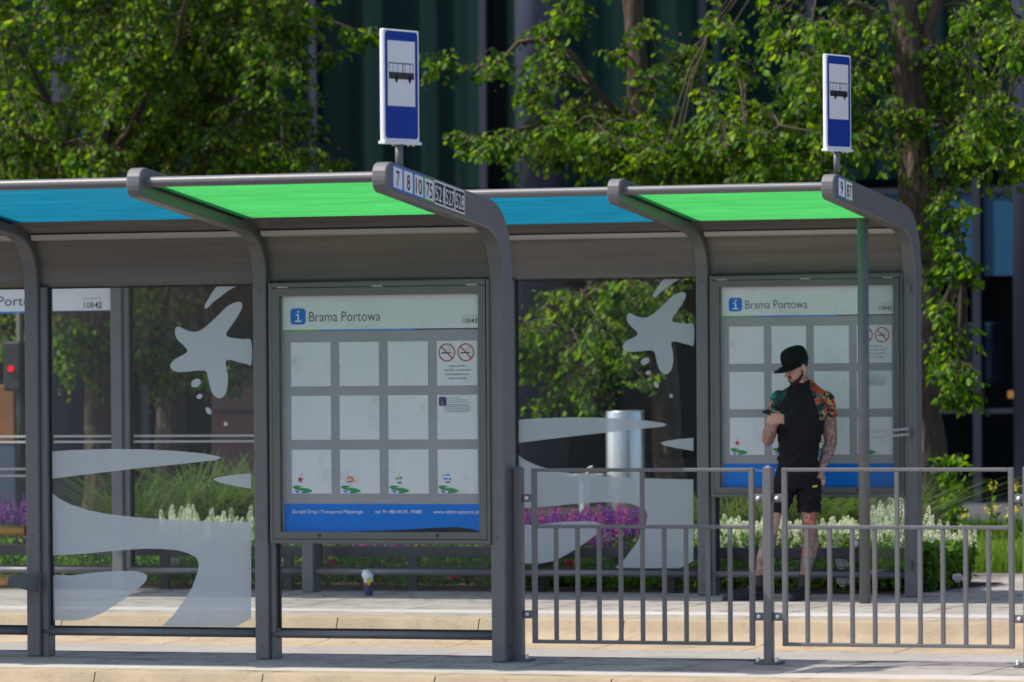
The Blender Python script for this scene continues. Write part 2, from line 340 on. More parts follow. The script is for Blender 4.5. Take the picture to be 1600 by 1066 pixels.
b = MB(); b.poly([(-4.6, 17.2, .0), (60, 17.2, .0), (60, 24, .0), (-4.6, 24, .0)]); tag(b.build('path', 'darkpath'), kind='structure')

b = MB()                                              # grime and hairline cracks in the slabs
def crack(x, y, L, w, z):
    n = 6; a = rng.uniform(-.25, .25); P = [(x + L * k / n, y + L * k / n * math.tan(a) * .4 + rng.normal() * .012) for k in range(n + 1)]
    up_ = [(p_[0], p_[1] + w * rng.uniform(.2, 1) * (0 < k < n), z) for k, p_ in enumerate(P)]; dn_ = [(p_[0], p_[1] - .002, z) for p_ in P]
    b.poly(up_ + dn_[::-1])
for _ in range(46): crack(rng.uniform(-5, 4.5), rng.choice([rng.uniform(.34, .50), rng.uniform(.40, .50), rng.uniform(-1.1, .4)]), rng.uniform(.1, .9), rng.uniform(.012, .04), .004)
for _ in range(40): crack(rng.uniform(-8, 3), rng.choice([rng.uniform(7.3, 7.6), rng.uniform(4.6, 7.5)]), rng.uniform(.08, .7), rng.uniform(.006, .025), .004)
tag(b.build('grime', 'joint', recalc=False), kind='structure')
# ------------------------------------------------------------------ bus shelters
def arc(p0, c, p1, n=8):
    return [tuple((1 - t) ** 2 * np.array(p0) + 2 * t * (1 - t) * np.array(c) + t * t * np.array(p1)) for t in np.linspace(0, 1, n)]
OUT = [(.155, 0), (.165, 2.40)] + arc((.165, 2.43), (.165, 2.90), (-.20, 2.958), 12) + [(-.612, 3.013), (-1.265, 3.105), (-1.70, 3.166)]
TIP = arc((-1.74, 3.171), (-1.835, 3.175), (-1.835, 3.085), 6) + arc((-1.835, 3.06), (-1.83, 2.985), (-1.755, 2.983), 6)
INN = [(-1.07, 2.885), (-.45, 2.80)] + arc((-.29, 2.778), (0, 2.74), (0, 2.44), 12) + [(0, 0)]
RIB = OUT + TIP + INN
TRP = [(-.36, 2.868), (-.30, 2.853), (-.22, 2.832), (-.16, 2.812), (-.155, 2.800), (-.10, 2.786), (-.05, 2.752), (-.02, 2.715), (-.016, 2.70), (.012, 2.65), (.030, 2.60), (.034, 2.595), (.046, 2.53), (.052, 2.47), (.052, 2.44)]
ART = {"star":[[-1.808,2.07],[-1.87,2.081],[-1.946,2.09],[-1.984,2.102],[-1.982,2.129],[-1.946,2.175],[-1.904,2.231],[-1.877,2.275],[-1.871,2.306],[-1.889,2.324],[-1.924,2.32],[-1.979,2.295],[-2.049,2.235],[-2.119,2.177],[-2.175,2.14],[-2.231,2.132],[-2.286,2.148],[-2.328,2.167],[-2.353,2.158],[-2.359,2.126],[-2.343,2.085],[-2.301,2.047],[-2.271,2.015],[-2.276,1.997],[-2.302,1.982],[-2.358,1.956],[-2.389,1.928],[-2.394,1.903],[-2.372,1.88],[-2.331,1.87],[-2.247,1.874],[-2.17,1.88],[-2.136,1.872],[-2.125,1.845],[-2.109,1.776],[-2.088,1.725],[-2.054,1.699],[-2.019,1.702],[-1.99,1.741],[-1.977,1.818],[-1.986,1.887],[-1.995,1.925],[-1.985,1.945],[-1.955,1.946],[-1.899,1.931],[-1.844,1.92],[-1.81,1.917]],"stroke":[[-1.902,2.434],[-1.923,2.422],[-1.964,2.401],[-2.02,2.364],[-2.076,2.327],[-2.111,2.296],[-2.132,2.282],[-2.142,2.294],[-2.132,2.322],[-2.11,2.353],[-2.089,2.384],[-2.033,2.436]],"b1":[[-3.284,1.352],[-3.124,1.361],[-2.859,1.367],[-2.596,1.365],[-2.359,1.354],[-2.177,1.338],[-2.06,1.32],[-2.031,1.308],[-2.073,1.293],[-2.334,1.267],[-2.676,1.236],[-2.993,1.203],[-3.286,1.171]],"b2":[[-1.817,1.206],[-1.944,1.196],[-2.048,1.182],[-2.091,1.167],[-2.048,1.147],[-1.945,1.126],[-1.818,1.106]],"big":[[-3.287,1.084],[-3.22,1.042],[-3.128,1.001],[-2.995,0.962],[-2.837,0.936],[-2.665,0.919],[-2.468,0.907],[-2.272,0.898],[-2.077,0.892],[-1.82,0.887],[-1.825,0.26],[-1.875,0.236],[-1.937,0.199],[-2.468,0.194],[-2.395,0.269],[-2.316,0.364],[-2.25,0.459],[-2.21,0.554],[-2.199,0.613],[-2.215,0.654],[-2.274,0.683],[-2.352,0.703],[-2.47,0.711],[-2.601,0.712],[-2.733,0.703],[-2.865,0.693],[-2.998,0.68],[-3.131,0.671],[-3.291,0.665]],"blob":[[-3.292,0.512],[-3.132,0.533],[-2.933,0.556],[-2.761,0.565],[-2.655,0.563],[-2.592,0.546],[-2.577,0.522],[-2.597,0.487],[-2.683,0.421],[-2.816,0.337],[-2.949,0.27],[-3.055,0.242],[-3.162,0.234],[-3.255,0.238],[-3.295,0.242]],"dot357":[[-2.179,1.817],[-2.175,1.806],[-2.178,1.793],[-2.188,1.782],[-2.201,1.773],[-2.217,1.769],[-2.231,1.771],[-2.241,1.778],[-2.245,1.789],[-2.242,1.802],[-2.232,1.813],[-2.218,1.822],[-2.203,1.826],[-2.189,1.824]],"dot376":[[-2.164,1.718],[-2.163,1.711],[-2.166,1.703],[-2.173,1.697],[-2.182,1.693],[-2.191,1.693],[-2.199,1.695],[-2.205,1.701],[-2.206,1.708],[-2.203,1.716],[-2.196,1.722],[-2.187,1.726],[-2.178,1.726],[-2.169,1.723]],"dot423":[[-2.105,1.624],[-2.099,1.614],[-2.098,1.604],[-2.1,1.596],[-2.107,1.592],[-2.116,1.592],[-2.126,1.597],[-2.135,1.606],[-2.14,1.616],[-2.142,1.626],[-2.139,1.634],[-2.133,1.638],[-2.124,1.638],[-2.114,1.633]],"dot512":[[-1.982,1.529],[-1.983,1.522],[-1.988,1.517],[-1.994,1.514],[-2.001,1.514],[-2.007,1.517],[-2.011,1.523],[-2.012,1.529],[-2.011,1.536],[-2.007,1.541],[-2.0,1.544],[-1.994,1.544],[-1.988,1.541],[-1.983,1.535]]}
def art_name(k): return 'frosted_print'
def make_rib(root, i):
    b = MB(); x1 = -i * W; b.xprism(RIB, x1 - PW, x1)
    o = b.build('post', 'grey', root, bevel=.012, seg=3)
    return o
def glass_pane(root, x0, x1, z0, z1, y=.080):
    b = MB(); b.box(x0, x1, y - .004, y + .004, z0, z1); g = b.build('glass_panel', 'glass', root)
    f = MB(); e = .012
    f.box(x0 - .001, x0 + e, y - .012, y + .012, z0, z1); f.box(x1 - e * .5, x1 + .001, y - .012, y + .012, z0, z1)
    f.box(x0 + e, x1 - e * .5, y - .013, y + .013, z0 - .012, z0 + .003); f.box(x0 + e, x1 - e * .5, y - .013, y + .013, z1 - .01, z1)
    f.build('gasket', 'black', g); return g
def shelter(label, loc, kinds, roofs, numbers, far=False):
    root = thing('bus_shelter', label, 'bus shelter', loc)
    n = len(kinds)
    for i in range(n + 1):
        p = make_rib(root, i)
        for q0, q1, rr in [((-i * W - PW / 2, -.004, z), (-i * W - PW / 2, .004, z), .008) for z in (.09, .80, 2.40)] + [((-i * W - .004, y, .10), (-i * W + .005, y, .10), .009) for y in (.05, .11)]:
            b = MB(); b.tube(q0, q1, rr, n=10); b.build('rivet', 'grey_dark', p)
        if i == 0:
            global face_slope
            for k, (t, style) in enumerate(numbers):
                ya = -1.748 + k * .161; yb = ya + .157; s = -.139
                def zz(y, off): return 3.158 + s * (y + 1.748) - off
                cb = {'b': 'lightblue', 'g': 'greenline', 'k': 'paper_clean'}[style]
                q = MB(); q.poly([(.002, ya, zz(ya, 0)), (.002, yb, zz(yb, 0)), (.002, yb, zz(yb, .148)), (.002, ya, zz(ya, .148))]); pl = q.build('number_plate', cb, root, recalc=False)
                e = .011 if style != 'k' else .010
                q = MB(); q.poly([(.0035, ya + e, zz(ya + e, e + .001)), (.0035, yb - e, zz(yb - e, e + .001)), (.0035, yb - e, zz(yb - e, .148 - e)), (.0035, ya + e, zz(ya + e, .148 - e))])
                q.build('plate_face', 'ink' if style == 'k' else 'paper_clean', pl, recalc=False)
                face_slope = s
                w = {1: .05, 2: .098, 3: .130}[len(t)]
                x0 = (ya + yb) / 2 - w / 2
                text('number', t, 'paper_clean' if style == 'k' else 'ink', pl, x0, zz(x0, .124), .005, height=.098, width=w, bold=.010 if len(t) < 3 else .002, face='side')
            face_slope = 0.0
    xl = -n * W - PW + .02
    for i in range(n):
        x0 = -(i + 1) * W; x1 = -i * W - PW
        b = MB(); b.tube((x0 - .002, -1.735, 3.082), (x1 + .002, -1.735, 3.082), .033, n=20, cap=False); b.build('roof_beam', 'grey', root, recalc=False)
        b = MB(); b.strip([(-1.70, 3.063), (-.35, 2.863)], x0 + .002, x1 - .002, False); b.build('roof_panel', roofs[i], root, recalc=False)
        for xa in (x0, x1 - .012): b = MB(); b.xprism([(-1.70, 3.078), (-.36, 2.880), (-.36, 2.850), (-1.70, 3.048)], xa, xa + .012); b.build('roof_edge_profile', 'black', root)
        b = MB(); b.strip(TRP, x0, x1, True); bk = [(y + .05, z + .03) for y, z in TRP]; b.strip(bk, x0, x1, True)
        b.poly([(x0, .052, 2.44), (x1, .052, 2.44), (x1, .10, 2.44), (x0, .10, 2.44)])
        t = b.build('back_panel', 'transom', root)
        b = MB(); b.xprism([(-.135, 2.783), (-.10, 2.768), (-.085, 2.742), (-.12, 2.752)], x0 + .02, x1 - .02); b.build('trim_strip', 'strip', t, bevel=.003)
        b = MB(); b.tube((x0 - .02, .05, .163), (x1 + .0, .05, .163), .025, n=18); b.build('lower_rail', 'grey', root, bevel=0)
        k = kinds[i]
        if k == 'case':
            b = MB(); b.box(x0 - .0, x0 + .035, .03, .13, 0, 2.44); b.build('side_post', 'grey', root, bevel=.004)
            glass_pane(root, x0 + .04, x1 - .004, .198, .76)
        elif k == 'hidden':
            glass_pane(root, x0 + .03, x1 - .004, .198, 2.44)
        else:
            b = MB(); b.box(x0 - .0, x0 + .048, .03, .13, 0, 2.44); b.build('side_post', 'grey', root, bevel=.004)
            g = glass_pane(root, x0 + .05, x1 - .012, .198, 2.436)
            if k == 'art':
                q = MB(); dx = 0.0
                for kk, pts in ART.items():
                    if kk.startswith('dot') or kk == 'star' or kk == 'blob': pp = smooth_closed(pts, 3)
                    else: pp = smooth_closed(pts, 3) if kk in ('stroke',) else pts
                    pp = [(min(max(px_, x0 + .052), x1 - .014), .074, min(max(pz, .205), 2.43)) for px_, pz in pp]
                    q.poly(pp)
                q.build('frosted_print', 'frost', g, recalc=False)
            if 'stripes' in k:
                q = MB()
                for z in (1.228, 1.183): q.poly([(x0 + .05, .074, z), (x1 - .012, .074, z), (x1 - .012, .074, z + .017), (x0 + .05, .074, z + .017)])
                q.build('safety_stripe', 'strip', g, recalc=False)
            if 'name' in k:
                q = MB(); q.poly([(x0 + .06, .072, 2.243), (x1 - .02, .072, 2.243), (x1 - .02, .072, 2.432), (x0 + .06, .072, 2.432)]); s = q.build('name_strip', 'paper_clean', root, recalc=False)
                q = MB(); q.poly([(x0 + .06, .0705, 2.230), (x0 + .95, .0705, 2.230), (x0 + .95, .0705, 2.243), (x0 + .06, .0705, 2.243)]); q.build('colour_line', 'blueline', s, recalc=False)
                q = MB(); q.poly([(x0 + .95, .0705, 2.230), (x1 - .02, .0705, 2.230), (x1 - .02, .0705, 2.243), (x0 + .95, .0705, 2.243)]); q.build('colour_line', 'navy', s, recalc=False)
                text('stop_name', 'Brama ', 'navy', s, -8.14, 2.290, .070, height=.080, width=.32)
                text('stop_name', 'Portowa', 'navy', s, -7.800, 2.290, .070, height=.080, width=.455)
                text('stop_number', '108', 'ink', s, -7.025, 2.262, .070, height=.052, width=.09); text('stop_number', '42', 'ink', s, -6.928, 2.262, .070, height=.052, width=.064, bold=.02)
                text('caption', 'przystanek nr', 'faint', s, -6.862, 2.334, .070, height=.017, width=.165, align='r')
    return root
NA = [('7', 'b'), ('8', 'b'), ('10', 'b'), ('75', 'g'), ('521', 'k'), ('527', 'k'), ('528', 'k')]
shA = shelter('near bus shelter with seven line numbers from 7 to 528 on its end arm', (0, 0, 0), ['case', 'art', 'stripes', 'stripes'],
              ['roof_green', 'roof_blue', 'roof_blue', 'roof_blue'], NA)
shB = shelter('far bus shelter behind the railing, lines 9 and 87 on its end arm', (BX, BY, 0), ['case', 'art', 'hidden', 'stripes', 'stripes name'],
              ['roof_green', 'roof_blue', 'roof_blue', 'roof_blue', 'roof_blue'], [('9', 'b'), ('87', 'g')])
# support pole and side glass of the far shelter
b = MB(); b.tube((-.137, -.80, 0), (-.137, -.80, 2.85), .041, n=24); b.build('support_pole', 'grey', shB)
b = MB(); b.box(-.054, -.046, -.95, -.02, .235, 2.455); sg = b.build('side_glass', 'glass', shB)
b = MB()
for z in (1.222, 1.264): b.poly([(-.044, -.93, z), (-.044, -.04, z), (-.044, -.04, z + .018), (-.044, -.93, z + .018)])
b.build('safety_stripe', 'strip', sg, recalc=False)
for z in (2.33, .25, 1.24):
    b = MB(); b.box(-.066, -.034, -.035, .0, z - .03, z + .03); b.build('glass_clamp', 'grey', shB, bevel=.004)

# ------------------------------------------------------------------ stop signs on the roofs
BUSBODY = [(0, 0), (1, 0), (1, .18), (.965, .30), (.93, 1.0), (0, 1.0)]
def stop_sign(label, loc, scale=1.0):
    r = thing('bus_stop_sign', label, 'bus stop sign', loc)
    x = 0.0; y0, y1 = -.27, .27; z0, z1 = .115, .805
    b = MB()
    b.box(-.018, .014, y0, y1, z0, z1); b.build('sign_plate', 'white', r, bevel=.010, seg=3)
    b = MB(); b.box(-.024, .022, y0 - .012, y1 + .012, z0 - .014, z0 + .004)
    for yy in (-.12, .0, .12, .2): b.ball((.0, yy, z0 - .018), .007, 8, 6)
    b.build('bottom_rail', 'white', r, bevel=.003)
    b = MB(); b.tube((0, -.02, -.05), (0, -.02, z0 - .01), .024, n=18); b.build('post', 'grey', r)
    b = MB(); e = .012; pts = smooth_rect(y0 + .012, y1 - .030, z0 + .022, z1 - .012, .03)
    b.poly([(.0155, p, q) for p, q in pts]); f = b.build('blue_field', 'signblue', r, recalc=False)
    wy0, wy1, wz0, wz1 = y0 + .045, y1 - .075, .335, .735
    b = MB(); b.poly([(.017, wy0, wz0), (.017, wy1, wz0), (.017, wy1, wz1), (.017, wy0, wz1)]); b.build('white_field', 'white', r, recalc=False)
    # bus pictogram
    by0, by1 = wy0 + .018, wy1 - .018; bz0, bz1 = .50, .60; bw = by1 - by0
    b = MB(); X = .0185
    def yy(u): return by0 + u * bw
    def pl(q): b.poly([(X, yy(u), bz0 + v * (bz1 - bz0)) for u, v in q])
    pl([(0, 0), (1.0, 0), (1.0, .22), (.99, .42), (0, .42)])
    pl([(0, .94), (.955, .94), (.955, 1.0), (0, 1.0)])
    for u in (.0, .165, .345, .53, .565, .645, .83): pl([(u, .42), (u + .013, .42), (u + .013, .94), (u, .94)])
    pl([(.985, .42), (1.0, .42), (.965, .96), (.945, .96)])
    for u in (.30, .83):
        b.disc((X, yy(u), bz0 - .001), .021, (1, 0, 0), 18)
    b.build('bus_pictogram', 'ink', r, recalc=False)
    return r
def smooth_rect(x0, x1, z0, z1, r, n=5):
    out = []
    for cx, cz, a0 in ((x1 - r, z1 - r, 0), (x0 + r, z1 - r, 90), (x0 + r, z0 + r, 180), (x1 - r, z0 + r, 270)):
        for k in range(n + 1):
            a = R(a0 + 90 * k / n); out.append((cx + r * math.cos(a), cz + r * math.sin(a)))
    return out
stop_sign('tall blue and white bus stop sign standing on the near shelter roof end', (-.050, -1.505, 3.180))
stop_sign('blue and white bus stop sign on the far shelter roof beside the big trunk', (BX - .050, BY - 1.60, 3.235))

# ------------------------------------------------------------------ timetable display cases
def case(label, loc, number):
    r = thing('display_case', label, 'display case', loc)
    X0, X1, Z0, Z1 = -1.643, -.093, .756, 2.446; x0, x1, z0, z1 = -1.567, -.168, .831, 2.357
    b = MB()
    for a in ((X0, X0 + .022, Z0, Z1), (X1 - .022, X1, Z0, Z1), (X0 + .022, X1 - .022, Z0, Z0 + .026), (X0 + .022, X1 - .022, Z1 - .034, Z1)):
        b.box(a[0], a[1], -.016, .028, a[2], a[3])
    b.box(X0 + .02, X1 - .02, .028, .066, Z0 + .02, Z1 - .02)
    b.build('housing', 'case', r, bevel=.003)
    b = MB(); u0, u1, w0, w1 = X0 + .026, X1 - .026, Z0 + .030, Z1 - .038
    for a in ((u0, x0, w0, w1), (x1, u1, w0, w1), (x0, x1, w0, z0), (x0, x1, z1, w1)):
        b.box(a[0], a[1], -.018, .020, a[2], a[3])
    d = b.build('door_frame', 'case', r, bevel=.0015)
    for x in (-1.54, -.87, -.21):
        b = MB(); b.box(x - .038, x + .038, -.021, -.012, Z1 - .036, Z1 - .026); b.build('hinge', 'strip', d)
    for x in (-1.29, -.46):
        b = MB(); b.tube((x, -.021, z0 - .022), (x, -.01, z0 - .022), .011, n=14); b.build('lock', 'black', d)
    b = MB(); b.poly([(x0, -.004, z0), (x1, -.004, z0), (x1, -.004, z1), (x0, -.004, z1)]); b.build('case_glass', 'caseglass', r, recalc=False)
    b = MB(); b.poly([(x0, .019, z0), (x1, .019, z0), (x1, .019, z1), (x0, .019, z1)]); po = b.build('poster', 'sheet', r, recalc=False)
    def q(nm, m, pts, y): b = MB(); b.poly([(px_, y, pz) for px_, pz in pts]); return b.build(nm, m, po, recalc=False)
    def rect(nm, m, a, c, e, f, y=.017): return q(nm, m, [(a, e), (c, e), (c, f), (a, f)], y)
    rect('header', 'paper', x0 + .012, x1, 2.138, z1)
    rect('colour_line', 'greenline', x0 + .012, -1.30, 2.127, 2.138); rect('colour_line', 'blueline', -1.30, -.63, 2.127, 2.138); rect('colour_line', 'navy', -.63, x1, 2.129, 2.138)
    q('info_logo', 'blue', smooth_rect(-1.500, -1.392, 2.172, 2.276, .022), .0155)
    b = MB(); Y = .0145; b.poly([(px_, Y, pz) for px_, pz in [(-1.468, 2.189), (-1.420, 2.189), (-1.420, 2.196), (-1.439, 2.196), (-1.439, 2.238), (-1.462, 2.238), (-1.462, 2.231), (-1.449, 2.231), (-1.449, 2.196), (-1.468, 2.196)]])
    b.poly([(px_, Y, pz) for px_, pz in smooth_closed([(-1.449, 2.247), (-1.440, 2.248), (-1.436, 2.262), (-1.446, 2.258)], 3)]); b.build('letter_i', 'paper_clean', po, recalc=False)
    text('stop_name', 'Brama Portowa', 'navy', po, -1.366, 2.190, .0155, height=.068, width=.502, bold=-.006)
    text('stop_number', number[:3], 'ink', po, -.290, 2.169, .0155, height=.032, width=.058); text('stop_number', number[3:], 'ink', po, -.229, 2.169, .0155, height=.032, width=.042, bold=.015)
    text('caption', 'przystanek nr', 'faint', po, -.182, 2.2115, .0155, height=.010, width=.112, align='r')
    cx = [(-1.499, -1.217), (-1.156, -.876), (-.814, -.533), (-.470, -.190)]; cz = [(1.771, 2.056), (1.425, 1.710), (1.077, 1.361)]
    for j, (e, f) in enumerate(cz):
        for i, (a, c) in enumerate(cx):
            sh = rect('paper_sheet', 'paper', a, c, e, f)
    # symbols of the bottom row
    Y = .0155
    def sym(m, pts, k=1): q('printed_symbol', m, smooth_closed(pts, 3) if k else pts, Y)
    for i, (a, c) in enumerate(cx):
        z = 1.077
        sym('green', [(a + .005, z + .046), (a + .03, z + .052), (a + .075, z + .046), (a + .045, z + .036), (a + .10, z + .036), (a + .146, z + .018), (a + .11, z + .004), (a + .065, z + .002), (a + .075, z + .016), (a + .04, z + .022), (a + .018, z + .030)])
        sym('lightblue', [(a + .022, z + .020), (a + .045, z + .018), (a + .052, z + .008), (a + .045, z + .003), (a + .030, z + .008)])
    a, z = cx[0][0], 1.077
    sym('red', [(a + .035, z + .100), (a + .052, z + .098), (a + .058, z + .115), (a + .066, z + .100), (a + .086, z + .100), (a + .072, z + .088), (a + .076, z + .070), (a + .060, z + .080), (a + .044, z + .072), (a + .050, z + .088)])
    sym('red', [(a + .062, z + .120), (a + .072, z + .130), (a + .078, z + .138), (a + .070, z + .122)])
    a = cx[1][0]
    sym('orange', [(a + .045, z + .098), (a + .062, z + .112), (a + .085, z + .108), (a + .095, z + .090), (a + .085, z + .074), (a + .055, z + .070), (a + .045, z + .080), (a + .072, z + .082), (a + .082, z + .094), (a + .070, z + .100), (a + .058, z + .094)])
    sym('orange', [(a + .100, z + .080), (a + .112, z + .074), (a + .108, z + .084)]); sym('orange', [(a + .050, z + .128), (a + .058, z + .130), (a + .055, z + .136)])
    a = cx[2][0]
    sym('green', [(a + .044, z + .098), (a + .062, z + .104), (a + .070, z + .092), (a + .054, z + .094)]); sym('green', [(a + .074, z + .094), (a + .084, z + .108), (a + .100, z + .106), (a + .088, z + .094)])
    sym('green', [(a + .058, z + .068), (a + .078, z + .078), (a + .092, z + .072), (a + .086, z + .062)]); sym('yellow', [(a + .066, z + .108), (a + .074, z + .128), (a + .080, z + .132), (a + .076, z + .110)])
    a = cx[3][0]
    sym('blueline', [(a + .030, z + .116), (a + .046, z + .112), (a + .044, z + .124)]); sym('blueline', [(a + .052, z + .120), (a + .070, z + .126), (a + .090, z + .120), (a + .070, z + .114)])
    sym('blueline', [(a + .036, z + .094), (a + .055, z + .102), (a + .072, z + .098), (a + .060, z + .088)]); sym('blueline', [(a + .076, z + .098), (a + .094, z + .100), (a + .092, z + .086), (a + .078, z + .090)]); sym('navy', [(a + .050, z + .074), (a + .072, z + .080), (a + .092, z + .074), (a + .072, z + .070)])
    # no-smoking sheet
    a, c = cx[3]; b = MB()
    cen = [(a + .070, 1.982), (a + .202, 1.982)]
    for kx, kz in cen:
        b.disc((kx, .0150, kz), .058, (0, -1, 0), 32, .050)
        d = .052 * .7071; b.poly([(kx - d - .003, .0148, kz + d - .003), (kx - d + .003, .0148, kz + d + .003), (kx + d + .003, .0148, kz - d + .003), (kx + d - .003, .0148, kz - d - .003)])
    b.build('prohibition_ring', 'red', po, recalc=False)
    b = MB()
    for kx, kz in cen:
        b.poly([(kx - .036, .0155, kz - .008), (kx + .022, .0155, kz - .006), (kx + .022, .0155, kz + .001), (kx - .036, .0155, kz + .001)])
        b.poly([(kx + .026, .0155, kz - .005), (kx + .034, .0155, kz - .005), (kx + .034, .0155, kz + .001), (kx + .026, .0155, kz + .001)])
        sp = [(kx + .030 - .012 * math.sin(t * 2.2), kz + .006 + t * .012) for t in np.linspace(0, 3, 12)]
        b.poly([(u, .0155, v) for u, v in sp] + [(u - .003, .0155, v) for u, v in reversed(sp)])
        sp = [(kx + .014 - .010 * math.sin(t * 2.4), kz + .012 + t * .010) for t in np.linspace(0, 3, 12)]
        b.poly([(u, .0155, v) for u, v in sp] + [(u - .003, .0155, v) for u, v in reversed(sp)])
    b.build('cigarette_symbol', 'ink', po, recalc=False)
    for k, (t, w) in enumerate([('zakaz palenia', .112), ('wyrobów tytoniowych', .186), ('i palenia papierosów', .172), ('elektronicznych', .132)]):
        text('notice_line', t, 'inkgrey', po, (a + c) / 2, 1.890 - k * .0265, .0155, height=.0145, width=w, align='c')
    # app notice
    q('app_logo', 'navy', smooth_rect(a + .012, a + .065, 1.640, 1.698, .010), .0155)
    text('letter_i', 'i', 'paper_clean', po, a + .033, 1.650, .0145, height=.026)
    for k, (t, m, w) in enumerate([('Kup bilet online', 'greenline', .095), ('Buy your ticket online', 'lightblue', .135), ('Kaufen Sie Ihr Ticket online', 'navy', .165)]):
        text('notice_line', t, m, po, a + .072, 1.688 - k * .0135, .0155, height=.0085, width=w)
    b = MB()
    for k, w in enumerate([.150, .19, .18, .195, .17]):
        z = 1.646 - k * .0115; b.poly([(a + .14 - w / 2, .0155, z), (a + .14 + w / 2, .0155, z), (a + .14 + w / 2, .0155, z + .0028), (a + .14 - w / 2, .0155, z + .0028)])
    b.build('small_print', 'inkgrey', po, recalc=False)
    # blue footer
    rect('footer', 'blue', x0 + .012, x1, z0, 1.010)
    text('footer_text', 'Zarząd Dróg i Transportu Miejskiego', 'paper_clean', po, -1.499, .950, .0155, height=.023, width=.503)
    text('footer_text', 'tel. 91 480 04 03, 19285', 'paper_clean', po, -.909, .950, .0155, height=.023, width=.325)
    text('footer_text', 'www.zditm.szczecin.pl', 'paper_clean', po, -.501, .950, .0155, height=.023, width=.315)
    if number == '10843': q('curled_edge', 'interior', [(-1.15, z0), (-.78, z0 + .010), (-.50, z0 + .026), (-.34, z0 + .032), (-.24, z0 + .020), (-.168, z0 + .002), (-.168, z0)], .0155)
    return r
case('information case numbered 10843 on the near shelter, twelve sheets above a blue footer', (0, 0, 0), '10843')
case('information case numbered 10842 on the far shelter, partly behind the standing man', (BX, BY, 0), '10842')

# ------------------------------------------------------------------ bench of the near shelter
r = thing('bench', 'wooden slatted bench with grey brackets at the left edge of the near shelter', 'bench', (-3.43, 0, 0))
for k, y in enumerate((-.40, -.31, -.22, -.13)):
    b = MB(); b.tube((-1.50, y, .520), (.085 - .0, y, .520), .029, n=18); b.build('seat_slat', 'wood', r)
b = MB(); b.tube((-1.48, .045, .828), (-.02, .045, .828), .029, n=18); b.build('backrest', 'wood', r)
for x in (.085, -1.52):
    b = MB(); b.xprism([(-.445, .505), (-.43, .545), (-.38, .556), (-.003, .556), (-.003, .425), (-.08, .435), (-.42, .492)], x, x + .012); b.build('bracket', 'grey', r, bevel=.003)

# ------------------------------------------------------------------ pedestrian railing
r = thing('pedestrian_railing', 'grey steel pedestrian railing right of the near shelter, bars in its lower half', 'railing', (0, .14, 0))
def rpost(x):
    b = MB(); b.box(x - .028, x + .028, -.028, .028, .012, 1.235); b.add([(x - .028, -.028, 1.235), (x + .028, -.028, 1.235), (x + .028, .028, 1.235), (x - .028, .028, 1.235), (x, 0, 1.256)], [(0, 1, 4), (1, 2, 4), (2, 3, 4), (3, 0, 4)])
    p = b.build('railing_post', 'grey', r, bevel=.004)
    b = MB(); b.box(x - .085, x + .085, -.06, .06, .002, .014); b.build('base_plate', 'grey_dark', p, bevel=.003)
    for dx in (-.062, .062):
        b = MB(); b.tube((x + dx, -.03, .014), (x + dx, -.03, .045), .011, n=6); b.tube((x + dx, -.03, .014), (x + dx, -.03, .028), .018, n=6); b.build('bolt', 'steel', p)
def rpanel(x0, x1):
    b = MB(); t = .013; z0, z1, zm = .115, 1.235, .861
    b.box(x0, x0 + .034, -t, t, z0, z1); b.box(x1 - .034, x1, -t, t, z0, z1); b.box(x0 + .034, x1 - .034, -t, t, z1 - .024, z1 - .0005); b.box(x0 + .034, x1 - .034, -t, t, z0 + .0005, z0 + .024); b.box(x0 + .034, x1 - .034, -t, t, zm - .010, zm + .014)
    p = b.build('railing_panel', 'grey', r, bevel=.004)
    n = 10; xs = np.linspace(x0 + .017, x1 - .017, n + 1)[1:-1]
    for k, x in enumerate(xs):
        q = MB(); q.box(x - .0135, x + .0135, -.011, .011, z0 + .0245, zm - .0105); q.build('bar', 'grey', p, bevel=.003)
        if k == 4: q = MB(); q.box(x - .0135, x + .0135, -.011, .011, zm + .0145, z1 - .0245); q.build('bar', 'grey', p, bevel=.003)
def rclamp(xa, xb, xbolt):
    for z in (1.045, .300):
        b = MB(); b.box(xa, xb, -.008, .008, z - .026, z + .026); c = b.build('clamp', 'grey', r, bevel=.003)
        b = MB(); b.ball((xbolt, -.012, z), .013, 12, 8); b.build('bolt', 'white', c)
for x in (.040, 1.735, 3.440): rpost(x)
rpanel(.130, 1.642); rpanel(1.828, 3.348); rpanel(3.54, 5.05)
rclamp(.068, .130, .098); rclamp(1.642, 1.707, 1.672); rclamp(1.763, 1.828, 1.797); rclamp(3.348, 3.412, 3.382)

# ------------------------------------------------------------------ low rail along the flower bed
r = thing('bed_rail', 'low dark flat rail on short legs in front of the flower bed', 'guard rail', (BX, BY + .35, 0))
b = MB(); b.box(-9.5, -.12, -.02, .02, .268, .352); b.build('rail', 'rail_dark', r, bevel=.006)
for x in np.arange(-9.0 + .375, -.1, 1.085):
    b = MB(); b.box(x - .04, x + .04, -.018, .018, 0, .268); b.build('leg', 'rail_dark', r, bevel=.004)
b = MB(); b.ball((-.60, -.03, .385), .028, 12, 8); b.build('knob', 'white', r)

